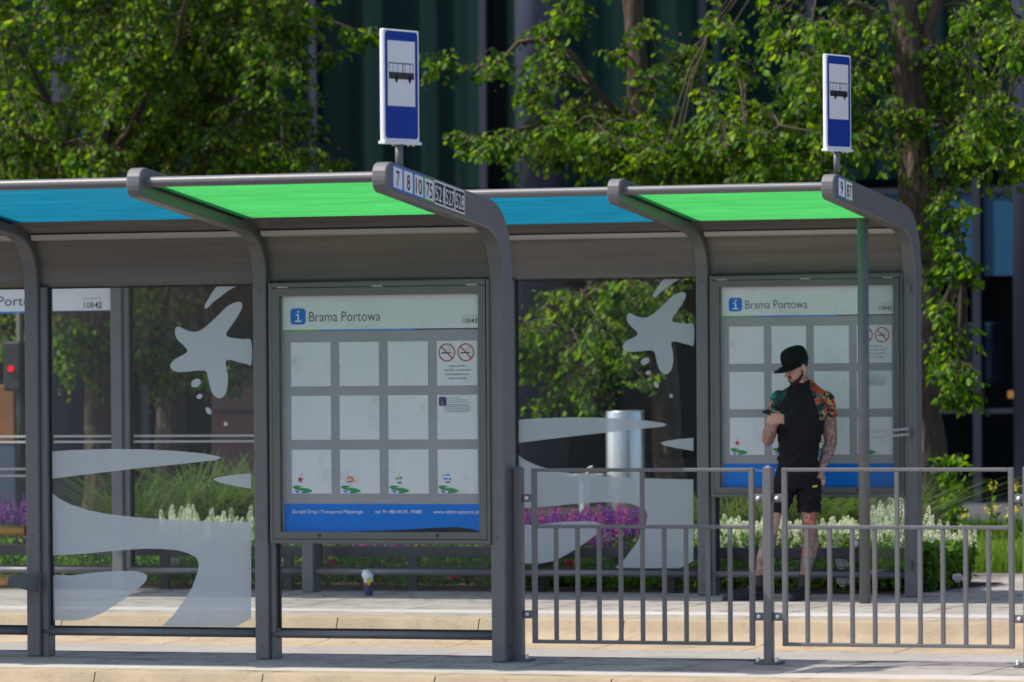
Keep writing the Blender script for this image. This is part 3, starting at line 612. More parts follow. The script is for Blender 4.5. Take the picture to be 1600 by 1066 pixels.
# ------------------------------------------------------------------ small litter
r = thing('paper_cup', 'crumpled paper cup with white top and dark printed lower half on the far pavement', 'paper cup', (-4.04, 6.95, 0))
b = MB(); b.path([(0, 0, .001), (0, 0, .02), (.002, 0, .07), (.003, 0, .085)], [.034, .035, .036, .036], 14); b.add([(.034 * math.cos(t), .034 * math.sin(t), .001) for t in np.linspace(0, 6.283, 14, endpoint=False)], [tuple(range(14))]); b.build('lower_band', 'navy', r, shear=False)
b = MB(); b.path([(.003, 0, .0855), (.003, 0, .105)], [.0362, .0366], 14); b.build('red_band', 'red', r, shear=False)
b = MB(); b.path([(.003, 0, .1055), (.0, 0, .14), (-.006, 0, .160), (-.004, 0, .180), (.006, .004, .190), (.008, 0, .192)], [.0365, .040, .047, .042, .024, .002], 11); b.build('crushed_top', 'paper_clean', r, shear=False)
b = MB(); b.poly([(-.002, -.041, .125), (.030, -.034, .145), (.034, -.030, .110), (.018, -.038, .075)]); b.build('gold_patch', 'yellow', r, shear=False, recalc=False)
for k, (x, y, s, lab) in enumerate([(-4.28, 6.75, .09, 'curled dry leaf left of the paper cup'), (-3.30, 6.45, .085, 'curled grey leaf far right of the paper cup'), (-3.55, 6.72, .06, 'small brown leaf just right of the paper cup'), (-2.2, 7.35, .07, 'orange fallen leaf near the bed edge')]):
    b = MB(); b.add([(-s, 0, .02), (-s * .3, -s * .3, .004), (s * .5, -s * .25, .006), (s, 0, .025), (s * .4, s * .3, .008), (-s * .3, s * .3, .006)], [(0, 1, 5), (1, 2, 4, 5), (2, 3, 4)])
    tag(b.build('fallen_leaf', ['twig', 'grey_dark', 'twig', 'wood'][k], None, (x, y, .004)), lab, 'leaf')
# ------------------------------------------------------------------ vegetation
def add_islands(name, V, F, m, parent=None, loc=(0, 0, 0), mi=None):
    """V (n,3) float, F list/array of quads (k,4)"""
    me = bpy.data.meshes.new(name); nv, nf = len(V), len(F); fl = F.shape[1]
    me.vertices.add(nv); me.vertices.foreach_set('co', np.asarray(V, np.float32).ravel())
    me.loops.add(nf * fl); me.loops.foreach_set('vertex_index', np.asarray(F, np.int32).ravel())
    me.polygons.add(nf); me.polygons.foreach_set('loop_start', np.arange(nf, dtype=np.int32) * fl); me.polygons.foreach_set('loop_total', np.full(nf, fl, np.int32))
    me.update(calc_edges=True); return link(name, me, m, parent, loc)
LEAF = np.array([(0, 0, 0), (-.42, .30, .10), (-.36, .68, .07), (0, 1, -.06), (.36, .68, .07), (.42, .30, .10), (0, .5, 0)], float)
LF = np.array([(0, 6, 2, 1), (6, 3, 2, 2), (0, 5, 4, 6), (6, 4, 3, 3)])
LEAF6 = np.array([(0, 0, 0), (-.40, .42, .10), (0, 1, -.08), (.40, .42, .10)], float)
def leaves(P, D, S, wide=1.0):
    """P positions, D tip directions, S lengths -> folded leaf of two quads"""
    n = len(P); D = D / np.linalg.norm(D, axis=1)[:, None]
    r = rng.normal(size=(n, 3)); X = np.cross(D, r); X /= np.linalg.norm(X, axis=1)[:, None]; Z = np.cross(X, D)
    tpl = np.array([(0, 0, 0), (-.36, .30, .12), (-.30, .66, .10), (0, 1.0, -.10), (.30, .66, .10), (.36, .30, .12)])
    V = P[:, None, :] + S[:, None, None] * (tpl[None, :, 0:1] * wide * X[:, None, :] + tpl[None, :, 1:2] * D[:, None, :] + tpl[None, :, 2:3] * Z[:, None, :])
    base = np.arange(n)[:, None] * 6
    F = np.concatenate([base + np.array([[0, 3, 2, 1]]), base + np.array([[0, 5, 4, 3]])])
    return V.reshape(-1, 3), F
def spray(c, r, n_tw, droop=1.0, lsz=.075, spacing=.042):
    """a leafy spray: twigs from centre c, drooping; returns leaf arrays and twig paths"""
    P, D, tw = [], [], []
    for _ in range(n_tw):
        az = rng.uniform(0, 2 * math.pi); el = rng.uniform(-.5, .9); L = r * rng.uniform(.7, 1.35)
        d = np.array([math.cos(az) * math.cos(el), math.sin(az) * math.cos(el), math.sin(el)]); p = np.array(c) + rng.normal(size=3) * r * .22
        pts = [p.copy()]; k = max(4, int(L / spacing))
        for i in range(k):
            d = d + np.array([0, 0, -.16 * droop]) + rng.normal(size=3) * .07; d /= np.linalg.norm(d); p = p + d * (L / k); pts.append(p.copy())
            side = np.cross(d, (0, 0, 1)); side = side / (np.linalg.norm(side) + 1e-6) * (1 if i % 2 else -1)
            ld = side * .8 + d * .5 + np.array([0, 0, -.75]) + rng.normal(size=3) * .3
            P.append(p + side * .015); D.append(ld)
        tw.append(pts[::max(1, k // 4)] + [pts[-1]])
    return np.array(P), np.array(D), tw
def WP(px, py, Y=14.0):
    """site map: place on the tree row for a position along it"""
    x = -10.89 + px * .006248; z = 5.13 - py * .00596 - px * .0002 + px * py * 2.3e-7
    dy = Y - 14.0; k = 1 + dy / 50.0
    return np.array([x - .42 * dy, Y, 2.55 + (z - 2.55) * k])
def make_tree(label, trunk, limbs, sprays, tr=.17, leafm='leaf', brown=.0, group=None, lsz=.075):
    x0, y0 = trunk[0][0], trunk[0][1]
    root = thing('tree', label, 'tree', (x0, y0, 0), group=group)
    o0 = np.array([x0, y0, 0])
    t = MB(); tp = [np.array(p) - o0 for p in trunk]; nn = len(tp)
    fine = []; rad = []
    for i in range(nn - 1):
        for s in np.linspace(0, 1, 5, endpoint=(i == nn - 2)):
            fine.append(tp[i] * (1 - s) + tp[i + 1] * s + rng.normal(size=3) * .012 * (i + s > 0)); rad.append(tr * (1.25 if i + s < .3 else 1) * (1 - .45 * (i + s) / (nn - 1)) * rng.uniform(.95, 1.05))
    t.path(fine, rad, 14)
    t.build('trunk', 'bark', root, shear=False)
    lb = MB(); tips = []
    for L in limbs:
        L = [np.array(p) - o0 for p in L[0]], L[1]
        pts, r0 = L; f = []; rr = []
        for i in range(len(pts) - 1):
            for s in np.linspace(0, 1, 4, endpoint=(i == len(pts) - 2)):
                f.append(pts[i] * (1 - s) + pts[i + 1] * s + rng.normal(size=3) * .035); rr.append(r0 * .7 * (1 - .75 * (i + s) / (len(pts) - 1)))
        lb.path(f, rr, 8); tips += f
    tips = np.array(tips + fine[len(fine) // 2:])
    P, D = [], []; Pb, Db = [], []
    for (c, r, n, dr) in sprays:
        c = np.array(c) - o0
        p, d, tw = spray(c, r, n, dr)
        j = np.argmin(((tips - c) ** 2).sum(1)); q = tips[j]
        mid = (q + c) / 2 + np.array([0, 0, .12 * np.linalg.norm(q - c)])
        lb.path([q, (q + mid) / 2 + rng.normal(size=3) * .02, mid, (mid + c) / 2, c], [.010, .009, .008, .007, .005], 5)
        for w in tw: lb.path(w, [.0055 * (1 - .7 * i / len(w)) for i in range(len(w))], 4)
        P.append(p); D.append(d)
        if brown:
            sel = rng.random(len(p)) < brown; Pb.append(p[sel] + rng.normal(size=(sel.sum(), 3)) * .05); Db.append(d[sel] + rng.normal(size=(sel.sum(), 3)) * .4)
    lb.build('branches', 'twig', root, shear=False, recalc=False)
    P = np.concatenate(P); D = np.concatenate(D)
    V, F = leaves(P, D, rng.uniform(.5, 1.35, len(P)) * lsz * .95, .95)
    cr = add_islands('crown', V, F, leafm, root)
    if brown:
        Pb = np.concatenate(Pb); Db = np.concatenate(Db); V, F = leaves(Pb, Db, rng.uniform(.35, .8, len(Pb)) * lsz, .6); tag(add_islands('seed_bracts', V, F, 'leaf_brown', root), kind='stuff')
    return len(P)
def fill(regions):
    """regions: (px, py, rx, ry, n, Ymin, Ymax, r, droop)"""
    out = []
    for (px, py, rx, ry, n, ya, yb, r, dr) in regions:
        for _ in range(n):
            a = rng.uniform(0, 2 * math.pi); q = math.sqrt(rng.random())
            out.append((WP(px + rx * q * math.cos(a), py + ry * q * math.sin(a), rng.uniform(ya, yb)), r * rng.uniform(.75, 1.25), int(rng.integers(11, 17)), dr * rng.uniform(.7, 1.4)))
    return out
def TP(px, py, Y): return tuple(WP(px, py, Y))
def base(px, Y, py=900): p = WP(px, py, Y); return (p[0], p[1], -.05)
nl = 0
# left tree: dense crown over the left third
nl += make_tree('broad leafy tree at the far left, dense drooping crown over the near shelter', [base(158, 14.0), TP(156, 600, 14), TP(160, 380, 14), TP(170, 150, 14), TP(175, -150, 14)],
  [([TP(165, 300, 14), TP(60, 120, 13.6), TP(-60, -20, 13.2)], .07), ([TP(168, 260, 14), TP(270, 110, 13.5), TP(330, -20, 13.2)], .07), ([TP(165, 330, 14), TP(110, 230, 13), TP(20, 200, 12.6)], .05)],
  fill([(110, 120, 210, 230, 90, 12.4, 15.6, .34, 1.1), (60, 270, 130, 60, 22, 12.6, 14.6, .30, 1.2), (20, 470, 50, 110, 12, 13, 14.5, .24, 1.5), (120, 525, 50, 60, 11, 13, 14.5, .22, 1.5), (100, -330, 300, 220, 50, 12.4, 15.6, .42, 1)]), .145, brown=.14)
nl += make_tree('tree with a leaning trunk left of centre, crown reaching the first bus stop sign', [base(262, 15.0), TP(268, 620, 15), TP(300, 400, 15), TP(345, 150, 15), TP(375, -120, 15)],
  [([TP(320, 300, 15), TP(400, 160, 14.4), TP(470, 40, 14)], .06), ([TP(340, 180, 15), TP(280, 80, 14), TP(240, 0, 13.6)], .06)],
  fill([(330, 110, 160, 190, 66, 12.8, 16, .33, 1.1), (410, 230, 75, 65, 14, 13, 15.4, .26, 1.2), (250, 500, 40, 60, 8, 13.4, 15, .22, 1.6), (345, 560, 50, 55, 8, 14, 15, .2, 1.6), (235, 590, 30, 30, 3, 14, 15, .18, 1.6), (350, -330, 220, 200, 36, 12.8, 16, .42, 1),
        (585, 62, 32, 18, 2, 13.4, 14, .16, 1), (470, 30, 55, 60, 7, 13, 15, .22, 1), (532, 262, 14, 26, 2, 13.6, 14.4, .12, 1.6), (545, 75, 20, 26, 1, 13.4, 14, .14, 1)]), .16, brown=.14)
nl += make_tree('slim dark tree behind the middle, sparse hanging branches beside the steel column', [base(1078, 14.6), TP(1066, 600, 14.6), TP(1045, 350, 14.6), TP(1022, 100, 14.6), TP(1012, -150, 14.6)],
  [([TP(1030, 300, 14.6), TP(930, 190, 14), TP(800, 215, 13.6), TP(745, 225, 13.4)], .05), ([TP(1025, 200, 14.6), TP(900, 60, 14), TP(790, 95, 13.6), TP(715, 105, 13.4)], .05), ([TP(1025, 160, 14.6), TP(1120, 60, 14), TP(1180, 0, 13.6)], .05), ([TP(1045, 350, 14.6), TP(960, 420, 14), TP(900, 520, 13.6)], .05)],
  fill([(950, 215, 115, 60, 24, 13.2, 15.2, .24, 1.2), (790, 220, 55, 14, 5, 13.2, 13.8, .15, 1), (770, 105, 62, 14, 4, 13.2, 13.8, .14, .9), (880, 60, 60, 90, 9, 13.4, 15, .22, 1.5), (1040, 90, 65, 80, 7, 13.6, 14.4, .2, 1.4), (1060, 235, 90, 50, 20, 13.2, 15, .24, 1.2), (900, 525, 78, 80, 26, 13, 14.8, .24, 1.5), (985, 490, 60, 60, 15, 13, 14.8, .23, 1.5), (880, 640, 30, 35, 2, 13, 14, .16, 1.6), (930, 620, 30, 30, 3, 13, 14, .16, 1.6), (1050, 470, 40, 50, 7, 13.2, 14.5, .22, 1.5), (980, -300, 300, 200, 20, 13, 15.6, .4, 1), (1010, 590, 25, 30, 2, 13, 14, .14, 1.6)]), .15, brown=.06)
nl += make_tree('big tree with thick rough forked trunk behind the far shelter end', [base(1448, 13.6), TP(1446, 700, 13.6), TP(1440, 450, 13.6), TP(1430, 200, 13.6), TP(1424, 60, 13.6), TP(1395, -160, 13.6)],
  [([TP(1430, 130, 13.6), TP(1462, 20, 13.7), TP(1500, -150, 13.8)], .12), ([TP(1425, 250, 13.6), TP(1330, 190, 13.0), TP(1200, 215, 12.7), TP(1120, 240, 12.6)], .03), ([TP(1428, 90, 13.6), TP(1330, 10, 13.2), TP(1240, -50, 13)], .06), ([TP(1436, 200, 13.6), TP(1520, 190, 13.2), TP(1600, 250, 13)], .03), ([TP(1440, 330, 13.6), TP(1480, 330, 13.2), TP(1500, 420, 13)], .025)],
  fill([(1240, 230, 130, 58, 36, 12.4, 14.6, .25, 1.2), (1330, 110, 65, 120, 26, 12.4, 14.4, .27, 1.2), (1250, 60, 60, 60, 5, 12.6, 14, .22, 1.4), (1165, 170, 60, 60, 8, 12.6, 14, .2, 1.2), (1180, 60, 50, 50, 4, 12.8, 14, .18, 1.4), (1530, 90, 80, 120, 30, 12.4, 14.4, .27, 1.2), (1545, 225, 65, 50, 17, 12.4, 14, .23, 1.4), (1478, 330, 22, 55, 6, 12.6, 13.4, .15, 1.7), (1474, 480, 24, 90, 10, 12.6, 13.3, .16, 1.8), (1480, 590, 30, 40, 7, 12.6, 13.3, .15, 1.8), (1512, 430, 22, 14, 1, 12.6, 13.2, .1, 1.6), (1400, 215, 30, 60, 5, 12.5, 13.2, .18, 1.4), (1400, -280, 330, 180, 40, 12.4, 14.8, .4, 1), (1450, 380, 22, 20, 3, 12.6, 13.2, .12, 1.8)]), .205, brown=.02)
# young shoot at the foot of the big tree
def blades(n, area, h, w, bend=.3, seed=None):
    """grass blades: 2 quads each"""
    P = np.stack([rng.uniform(area[0], area[1], n), rng.uniform(area[2], area[3], n), np.zeros(n)], 1)
    a = rng.uniform(0, 2 * math.pi, n); H = h * rng.uniform(.5, 1.15, n); d = np.stack([np.cos(a), np.sin(a), 0 * a], 1); lean = rng.uniform(.05, bend, n) * H
    s = np.stack([-np.sin(a + rng.uniform(-1, 1, n)), np.cos(a), 0 * a], 1) * w * .5
    z = np.array([0, 0, 1.0])
    m = P + d * (lean * .3)[:, None] + z * (H * .55)[:, None]; t = P + d * lean[:, None] + z * (H * (1 - bend * .2))[:, None]
    V = np.stack([P - s, P + s, m + s * .8, m - s * .8, t + s * .1, t - s * .1], 1); b = np.arange(n)[:, None] * 6
    return V.reshape(-1, 3), np.concatenate([b + np.array([[0, 1, 2, 3]]), b + np.array([[3, 2, 4, 5]])])
def stuff(name, V, F, m, lab=None):
    V = V.copy(); V[:, 2] += G * V[:, 0]
    return tag(add_islands(name, V, F, m), kind='stuff')
V, F = blades(26000, (-3.2, 2.6, 10.7, 16.8), .24, .010, .5); stuff('grass', V, F, 'lawn')
V, F = blades(5000, (-11, -3.2, 11.2, 13), .22, .010, .5); stuff('grass', V, F, 'grass')
# low planting at the front of the bed
def scatter_leaves(n, x0, x1, y0, y1, hfun, lsz, m, name):
    x = rng.uniform(x0, x1, n); y = rng.uniform(y0, y1, n); z = hfun(x, y) * np.sqrt(rng.random(n)); P = np.stack([x, y, z], 1)
    D = rng.normal(size=(n, 3)) * .8 + np.array([0, -.35, .5]); V, F = leaves(P, D, rng.uniform(.5, 1.3, n) * lsz, 1.1); return stuff(name, V, F, m)
hf = lambda x, y: .20 + .10 * np.sin(x * 5.1) * np.sin(y * 4 + x) + .05 * np.sin(x * 17) + (y - 7.8) * .10
scatter_leaves(30000, -9.6, .15, 7.74, 9.3, hf, .045, 'hedge', 'ground_cover')
scatter_leaves(7000, -.4, .26, 7.95, 9.0, lambda x, y: .26 + .08 * np.sin(x * 9), .05, 'hedge', 'ground_cover')
# flower spikes
def spike_clump(label, loc, n, sx, sy, h, petal, group, tall=.16, petal2=None):
    root = thing('flower_clump', label, 'flower clump', loc, group=group)
    P = []; S = []; st = MB(); Ps = [[], []]; Pd = [[], []]; Sz = [[], []]
    for k in range(n):
        x, y = rng.uniform(-sx, sx), rng.uniform(-sy, sy); H = h * rng.uniform(.72, 1.08) * (1 - .15 * abs(x) / sx); lx, ly = rng.normal() * .05, rng.normal() * .05
        T_ = rng.uniform(.7, 1.25) * tall; w = 0 if petal2 is None or rng.random() > .3 else 1
        m = 46
        t = np.linspace(0, 1, m); rr = .017 * (1 - t ** 1.6) + .002; an = np.arange(m) * 2.4
        zz = H - T_ + T_ * t; fx = x + lx * (zz / H) + rr * np.cos(an); fy = y + ly * (zz / H) + rr * np.sin(an)
        Ps[w].append(np.stack([fx, fy, zz], 1)); Pd[w].append(np.stack([np.cos(an), np.sin(an), .9 + 0 * an], 1)); Sz[w].append(.030 * (1 - .6 * t) * rng.uniform(.8, 1.2, m))
        st.path([(x, y, 0), (x + lx * .5, y + ly * .5, H * .5), (x + lx, y + ly, H)], [.004, .003, .002], 4)
    for w, pm in ((0, petal), (1, petal2)):
        if Ps[w]:
            V, F = leaves(np.concatenate(Ps[w]), np.concatenate(Pd[w]), np.concatenate(Sz[w]), 1.5); add_islands('flower_spike', V, F, pm, root)
    st.build('stem', 'hedge', root, shear=False, recalc=False)
    nn = n * 26; x = rng.uniform(-sx, sx, nn); y = rng.uniform(-sy, sy, nn); z = (h - tall) * rng.random(nn) ** .7
    V, F = leaves(np.stack([x, y, z], 1), rng.normal(size=(nn, 3)) * .6 + np.array([0, -.2, .7]), rng.uniform(.03, .06, nn), .8); add_islands('foliage', V, F, 'hedge', root)
gW = 'white salvia behind the standing man'; 
for k, x in enumerate(np.arange(-1.72, -.2, .42)):
    for y in (8.5, 9.0): spike_clump('upright white flower spikes in the bed behind the standing man', (x + (y - 8.8) * -.42, y, 0), 40, .27, .25, .52 + .05 * random.random(), 'wpetal', gW, .13)
for x, y, h, lab in ((-.06, 8.35, .56, 'front row of white flower spikes at the right end of the bed'), (-.34, 8.85, .70, 'tallest white flower spikes right of the far shelter end post'), (.02, 8.85, .50, 'low white flower spikes at the outer corner of the bed')):
    spike_clump(lab, (x, y, 0), 40, .19, .20, h, 'wpetal', 'white flowers at the bed corner', .2)
for x in (-6.55, -6.15): spike_clump('white flower spikes seen through the near shelter glass beneath the starfish print', (x, 8.9, 0), 34, .26, .25, .60, 'wpetal', 'white flowers seen through the near shelter')
for x in (-3.55, -3.10, -2.66):
    for y in (8.5, 9.0): spike_clump('purple and magenta flower spikes seen through the far shelter glass', (x - (y - 8.8) * .42, y, 0), 48, .26, .25, .60 + .05 * random.random(), 'ppetal', 'purple flowers behind the far shelter', .22, 'mpetal')
for x in (-5.5, -5.05, -4.6, -4.15): spike_clump('low purple flower spikes seen beneath the near information case', (x, 8.9, 0), 40, .26, .3, .40, 'ppetal', 'purple flowers beneath the near case', .16, 'mpetal')
for x in (-8.55, -8.15): spike_clump('tall violet flower spikes at the left edge above the wooden bench', (x, 8.9, 0), 56, .25, .3, .70, 'ppetal', 'violet flowers at the left edge', .26)
# ornamental grass
def grass_clump(label, loc, n, h, group=None):
    root = thing('ornamental_grass', label, 'ornamental grass', loc, group=group)
    V, F = blades(n, (-.14, .14, -.14, .14), h, .012, .75); s = V[:, 2:3] / h; V[:, :2] *= 1 + 1.3 * s; add_islands('blades', V, F, 'grass', root)
for x in (-7.5, -7.15, -6.75, -6.4, -6.05, -5.7): grass_clump('tall arching green grass behind the flowers, seen through the near shelter', (x, 9.9 + rng.uniform(-.3, .3), 0), 420, 1.05 * rng.uniform(.75, 1.1), 'grass clumps behind the near shelter')
for x in (-2.1, -1.7, -1.25, -.85): grass_clump('arching grass behind the white flowers below the far information case', (x, 9.9, 0), 380, .86 * rng.uniform(.85, 1.05), 'grass clumps behind the far shelter')
# roses
def rose(label, loc, col, s=.055, stem=True):
    b = MB()
    for k in range(16):
        a = k * 2.4; q = .25 + .75 * k / 16; r_ = s * q * .75; el = .95 - .8 * k / 16
        c = np.array([r_ * math.cos(a), r_ * math.sin(a), s * .35 * el]); u = np.array([-math.sin(a), math.cos(a), 0]); o = np.array([math.cos(a) * (1 - el), math.sin(a) * (1 - el), el + .25]); o /= np.linalg.norm(o)
        w = s * .45
        b.add([c - u * w * .6 - o * w * .6, c + u * w * .6 - o * w * .6, c + u * w + o * w * .2, c + u * w * .5 + o * w * .9, c - u * w * .5 + o * w * .9, c - u * w + o * w * .2], [(0, 1, 2, 5), (5, 2, 3, 4)], True)
    root = thing('rose', label, 'rose', (loc[0], loc[1], 0)); ob = b.build('bloom', col, root, (0, 0, loc[2]), shear=False, recalc=False); ob.rotation_euler = (R(35), 0, R(20))
    st = MB(); st.path([(0, .02, 0), (.01, .01, loc[2] * .5), (0, .005, loc[2])], [.004, .004, .003], 5); st.build('stem', 'hedge', root, shear=False)
rose('white rose bloom just above the far shelter lower rail, by the round pole', (-.415, 7.72, .215), 'rose_w', .062)
rose('white rose bloom just below the far shelter lower rail, by the round pole', (-.40, 7.70, .085), 'rose_w', .065)
rose('white rose bloom low at the right corner of the flower bed', (.43, 7.98, .10), 'rose_w', .05)
rose('pink rose bloom beneath the left half of the near information case', (-4.70, 7.75, .20), 'rose_p', .048)
rose('red pink rose bloom beneath the right end of the near information case', (-3.66, 7.74, .11), 'rose_p', .055)
rose('pink rose bloom left of its pair behind the railing', (-2.87, 7.76, .215), 'rose_p', .05)
rose('pink rose bloom right of its pair behind the railing', (-2.68, 7.76, .205), 'rose_p', .045)
rose('small pale rose seen through the left glass of the near shelter', (-6.1, 7.75, .2), 'rose_w', .05)
for k, (px, py, lab) in enumerate([(1526, 757, 'yellow wild flower highest on the left, in front of dark glass'), (1561, 757, 'yellow wild flower highest on the right, by the mullion'), (1523, 795, 'lower left yellow wild flower'), (1532, 790, 'lower middle yellow wild flower'), (1551, 799, 'lowest yellow wild flower'), (1562, 794, 'lower right yellow wild flower'), (1590, 797, 'yellow wild flower beside the right end railing post'), (1489, 805, 'yellow wild flower right of the white spikes')]):
    p = WP(px, py, 12.6); root = thing('wild_flower', lab, 'wild flower', (p[0], p[1], 0))
    n = 26; P = rng.normal(size=(n, 3)) * np.array([.018, .018, .022]) + np.array([0, 0, p[2]]); V, F = leaves(P, rng.normal(size=(n, 3)), np.full(n, .017), 1.4); add_islands('blossom', V, F, 'yellow', root)
    st = MB(); st.path([(.03, 0, 0), (.01, 0, p[2] * .5), (0, 0, p[2])], [.006, .005, .003], 5)
    st.build('stem', 'hedge', root, shear=False)
    n = 14; z = rng.uniform(.1, max(.2, p[2] - .04), n); V, F = leaves(np.stack([0 * z, 0 * z, z], 1), rng.normal(size=(n, 3)) + np.array([0, 0, .5]), np.full(n, .06), .7); add_islands('foliage', V, F, 'hedge', root)
# bushy sucker at the big trunk
p = WP(1478, 760, 12.9); root = thing('shrub', 'thin leafy shoot at the foot of the big trunk', 'shrub', (p[0], p[1], 0))
st = MB(); P = []
for k in range(5):
    dx = rng.uniform(-.25, .2); st.path([(0, 0, 0), (dx * .4, 0, .4), (dx, rng.uniform(-.1, .1), .9)], [.008, .006, .003], 5); z = rng.uniform(.15, .9, 34); P.append(np.stack([dx * (z / .9) ** 1.3 + rng.normal(size=34) * .04, rng.normal(size=34) * .04, z], 1))
st.build('stem', 'twig', root, shear=False); P = np.concatenate(P); V, F = leaves(P, rng.normal(size=P.shape) * .7 + np.array([0, 0, -.3]), np.full(len(P), .07), 1.1); add_islands('foliage', V, F, 'leaf', root)

# ------------------------------------------------------------------ drinking fountain
r = thing('drinking_fountain', 'brushed stainless steel column of a drinking fountain behind the flowers', 'drinking fountain', (-3.47, 11.0, 0))
b = MB(); b.tube((0, 0, 0), (0, 0, 1.325), .165, n=40); b.build('column', 'steel', r, bevel=.006)
b = MB(); b.tube((-.33, -.1, .775), (-.33, -.1, .802), .17, n=36); b.tube((-.33, -.1, 0), (-.33, -.1, .776), .05, n=20); b.build('basin', 'steel', r, bevel=.003)
b = MB(); b.path([(-.30, -.1, .80), (-.30, -.1, .83), (-.285, -.1, .85), (-.255, -.1, .862)], [.018, .016, .013, .010], 10); b.build('spout', 'strip', r)

# ------------------------------------------------------------------ glass office building
YB = 24.0
r = thing('office_building', 'dark glass office building with green curtains and round steel columns behind the trees', 'building', (0, YB, 0))
b = MB(); b.box(-46, 14, 7.0, 30, -.3, 22); b.build('rear_block', 'interior', r)
b = MB(); b.poly([(-46, .05, .02), (14, .05, .02), (14, 7.0, .02), (-46, 7.0, .02)]); b.build('inner_floor', 'interior', r, recalc=False)
b = MB(); b.box(-46, 14, .05, 7.2, 14.01, 14.4); b.box(-46, 14, .62, 7.0, 3.30, 3.42); b.build('floor_slab', 'interior', r)
b = MB(); b.box(-46, 14, -.15, .3, -.4, -.10); b.build('plinth', 'concrete', r, bevel=.01)
cols = [-20.35, -14.78, -9.21, -3.64, 1.93, 7.5]
mull = [x for x in (-33, -30.6, -28.2, -26, -24, -20.4, -18.3, -16.35, -14.28, -12.19, -10.16, -7.586, -6.36, -4.53, -1.9, .2, 4.5, 6.5, 10.5, 12.5)]
for x in cols:
    b = MB(); b.tube((x, -.75, -.3), (x, -.75, 14), .27 , n=36); b.build('column', 'column', r)
for x in mull:
    b = MB(); b.box(x - .045, x + .045, -.10, .06, -.1, 14); b.build('mullion', 'mullion', r)
edges = [-46] + mull + [14]
for a, c in zip(edges[:-1], edges[1:]):
    b = MB(); b.poly([(a + .046, -.006, -.1), (c - .046, -.006, -.1), (c - .046, -.006, 14), (a + .046, -.006, 14)]); b.build('window_pane', 'tint', r, recalc=False)
b = MB(); b.box(-46, 14, -.06, .05, 3.275, 3.345); b.build('transom_bar', 'mullion', r); b = MB(); b.box(-46, 14, -.07, .05, -.1, .02); b.box(-6.3, 14, -.06, .05, .95, 1.0); b.build('transom_bar', 'mullion', r)
# curtains above 3.3 m, standing back from the glass
def curtain(x0, x1, z0, z1, y, m='curtain'):
    xs = np.arange(x0, x1, .05); ph = np.cumsum(rng.uniform(.3, .9, len(xs))); ys = y + .035 * np.sin(ph) + .008 * rng.normal(size=len(xs))
    b = MB(); vs = [(x, yy_, z0) for x, yy_ in zip(xs, ys)] + [(x, yy_, z1) for x, yy_ in zip(xs, ys)]; n = len(xs)
    b.add(vs, [(k, k + 1, n + k + 1, n + k) for k in range(n - 1)], True); b.build('curtain', m, r, recalc=False)
for a, c in ((-24, -14.35), (-14.2, -10.25), (-10.1, -4.6), (-4.45, 4.0)): curtain(a, c, 3.45, 9, .45)
# blue spandrels at the right
for a, c in ((-6.30, -4.59), (-4.47, -1.95), (-1.85, .15)):
    b = MB(); b.box(a, c, -.03, -.012, 2.40, 3.27); b.build('blue_spandrel', 'bluepanel', r)
for x, z in ((-4.965, 1.14), (-4.335, 1.135)):
    m_, nt, out = new_mat('warm_lamp'); e = N(nt, "ShaderNodeEmission"); e.inputs[0].default_value = (1, .45, .12, 1); e.inputs[1].default_value = .45; nt.links.new(e.outputs[0], out.inputs[0]); M['warm_lamp'] = m_
    b = MB(); b.box(x - .05, x + .05, .5, .56, z - .04, z + .04); b.build('lamp', 'warm_lamp', r, bevel=.01)
M['duskblue'] = mat('interior_furniture', (.05, .075, .13), .5, 0, .4, .8)
for a, c, z0, z1, y in ((-4.9, -4.58, 1.25, 1.9, .6), (-4.45, -4.1, 1.0, 1.75, .9), (-8.2, -7.9, .9, 1.62, 1.4), (-16.5, -15.6, .2, 1.4, 1.2)):
    b = MB(); b.box(a, c, y, y + .4, z0, z1); b.build('interior_panel', 'duskblue', r, bevel=.02)

# ------------------------------------------------------------------ things behind the bed at the left
r = thing('kiosk', 'maroon kiosk wall half hidden behind the trunks, left of the near information case', 'kiosk', (-9.2, 18.0, 0))
M['maroon'] = mat('maroon_boards', (.030, .007, .009), .5, 0, .25, 1.2, .1, 30)
b = MB(); b.box(-1.45, .9, 0, 1.6, 0, 1.62); b.build('wall', 'maroon', r, bevel=.02)
b = MB(); b.box(-1.52, .97, -.08, 1.7, 1.62, 1.72); b.build('roof', 'interior', r, bevel=.01)
b = MB(); b.box(-1.4, .85, -.02, 0.0, 1.18, 1.21); b.build('trim', 'interior', r)
r = thing('advertising_panel', 'orange brown panel over a pale base at the left edge', 'advertising panel', (-12.9, 17.0, 0))
b = MB(); b.box(-.6, .56, 0, .3, .90, 1.46); M['orangeboard'] = mat('orange_board', (.20, .075, .018), .5, 0, .45, 2.5); b.build('orange_board', 'orangeboard', r, bevel=.01)
b = MB(); b.box(-.6, .56, .02, .28, 0, .88); b.build('base', 'duskblue', r, bevel=.01)
r = thing('traffic_light', 'traffic light showing red at the left edge', 'traffic light', (-9.894, 12.3, 0))
b = MB(); b.tube((0, .12, 0), (0, .12, 2.3), .035); b.build('pole', 'black', r)
b = MB(); b.box(-.09, .09, -.05, .10, 1.50, 1.95); b.build('housing', 'black', r, bevel=.02)
m_, nt, out = new_mat('red_lamp'); e = N(nt, "ShaderNodeEmission"); e.inputs[0].default_value = (1, .02, .03, 1); e.inputs[1].default_value = .8; nt.links.new(e.outputs[0], out.inputs[0]); M['red_lamp'] = m_
b = MB(); b.tube((0, -.075, 1.703), (0, -.052, 1.703), .028, n=20); b.build('red_lamp', 'red_lamp', r)
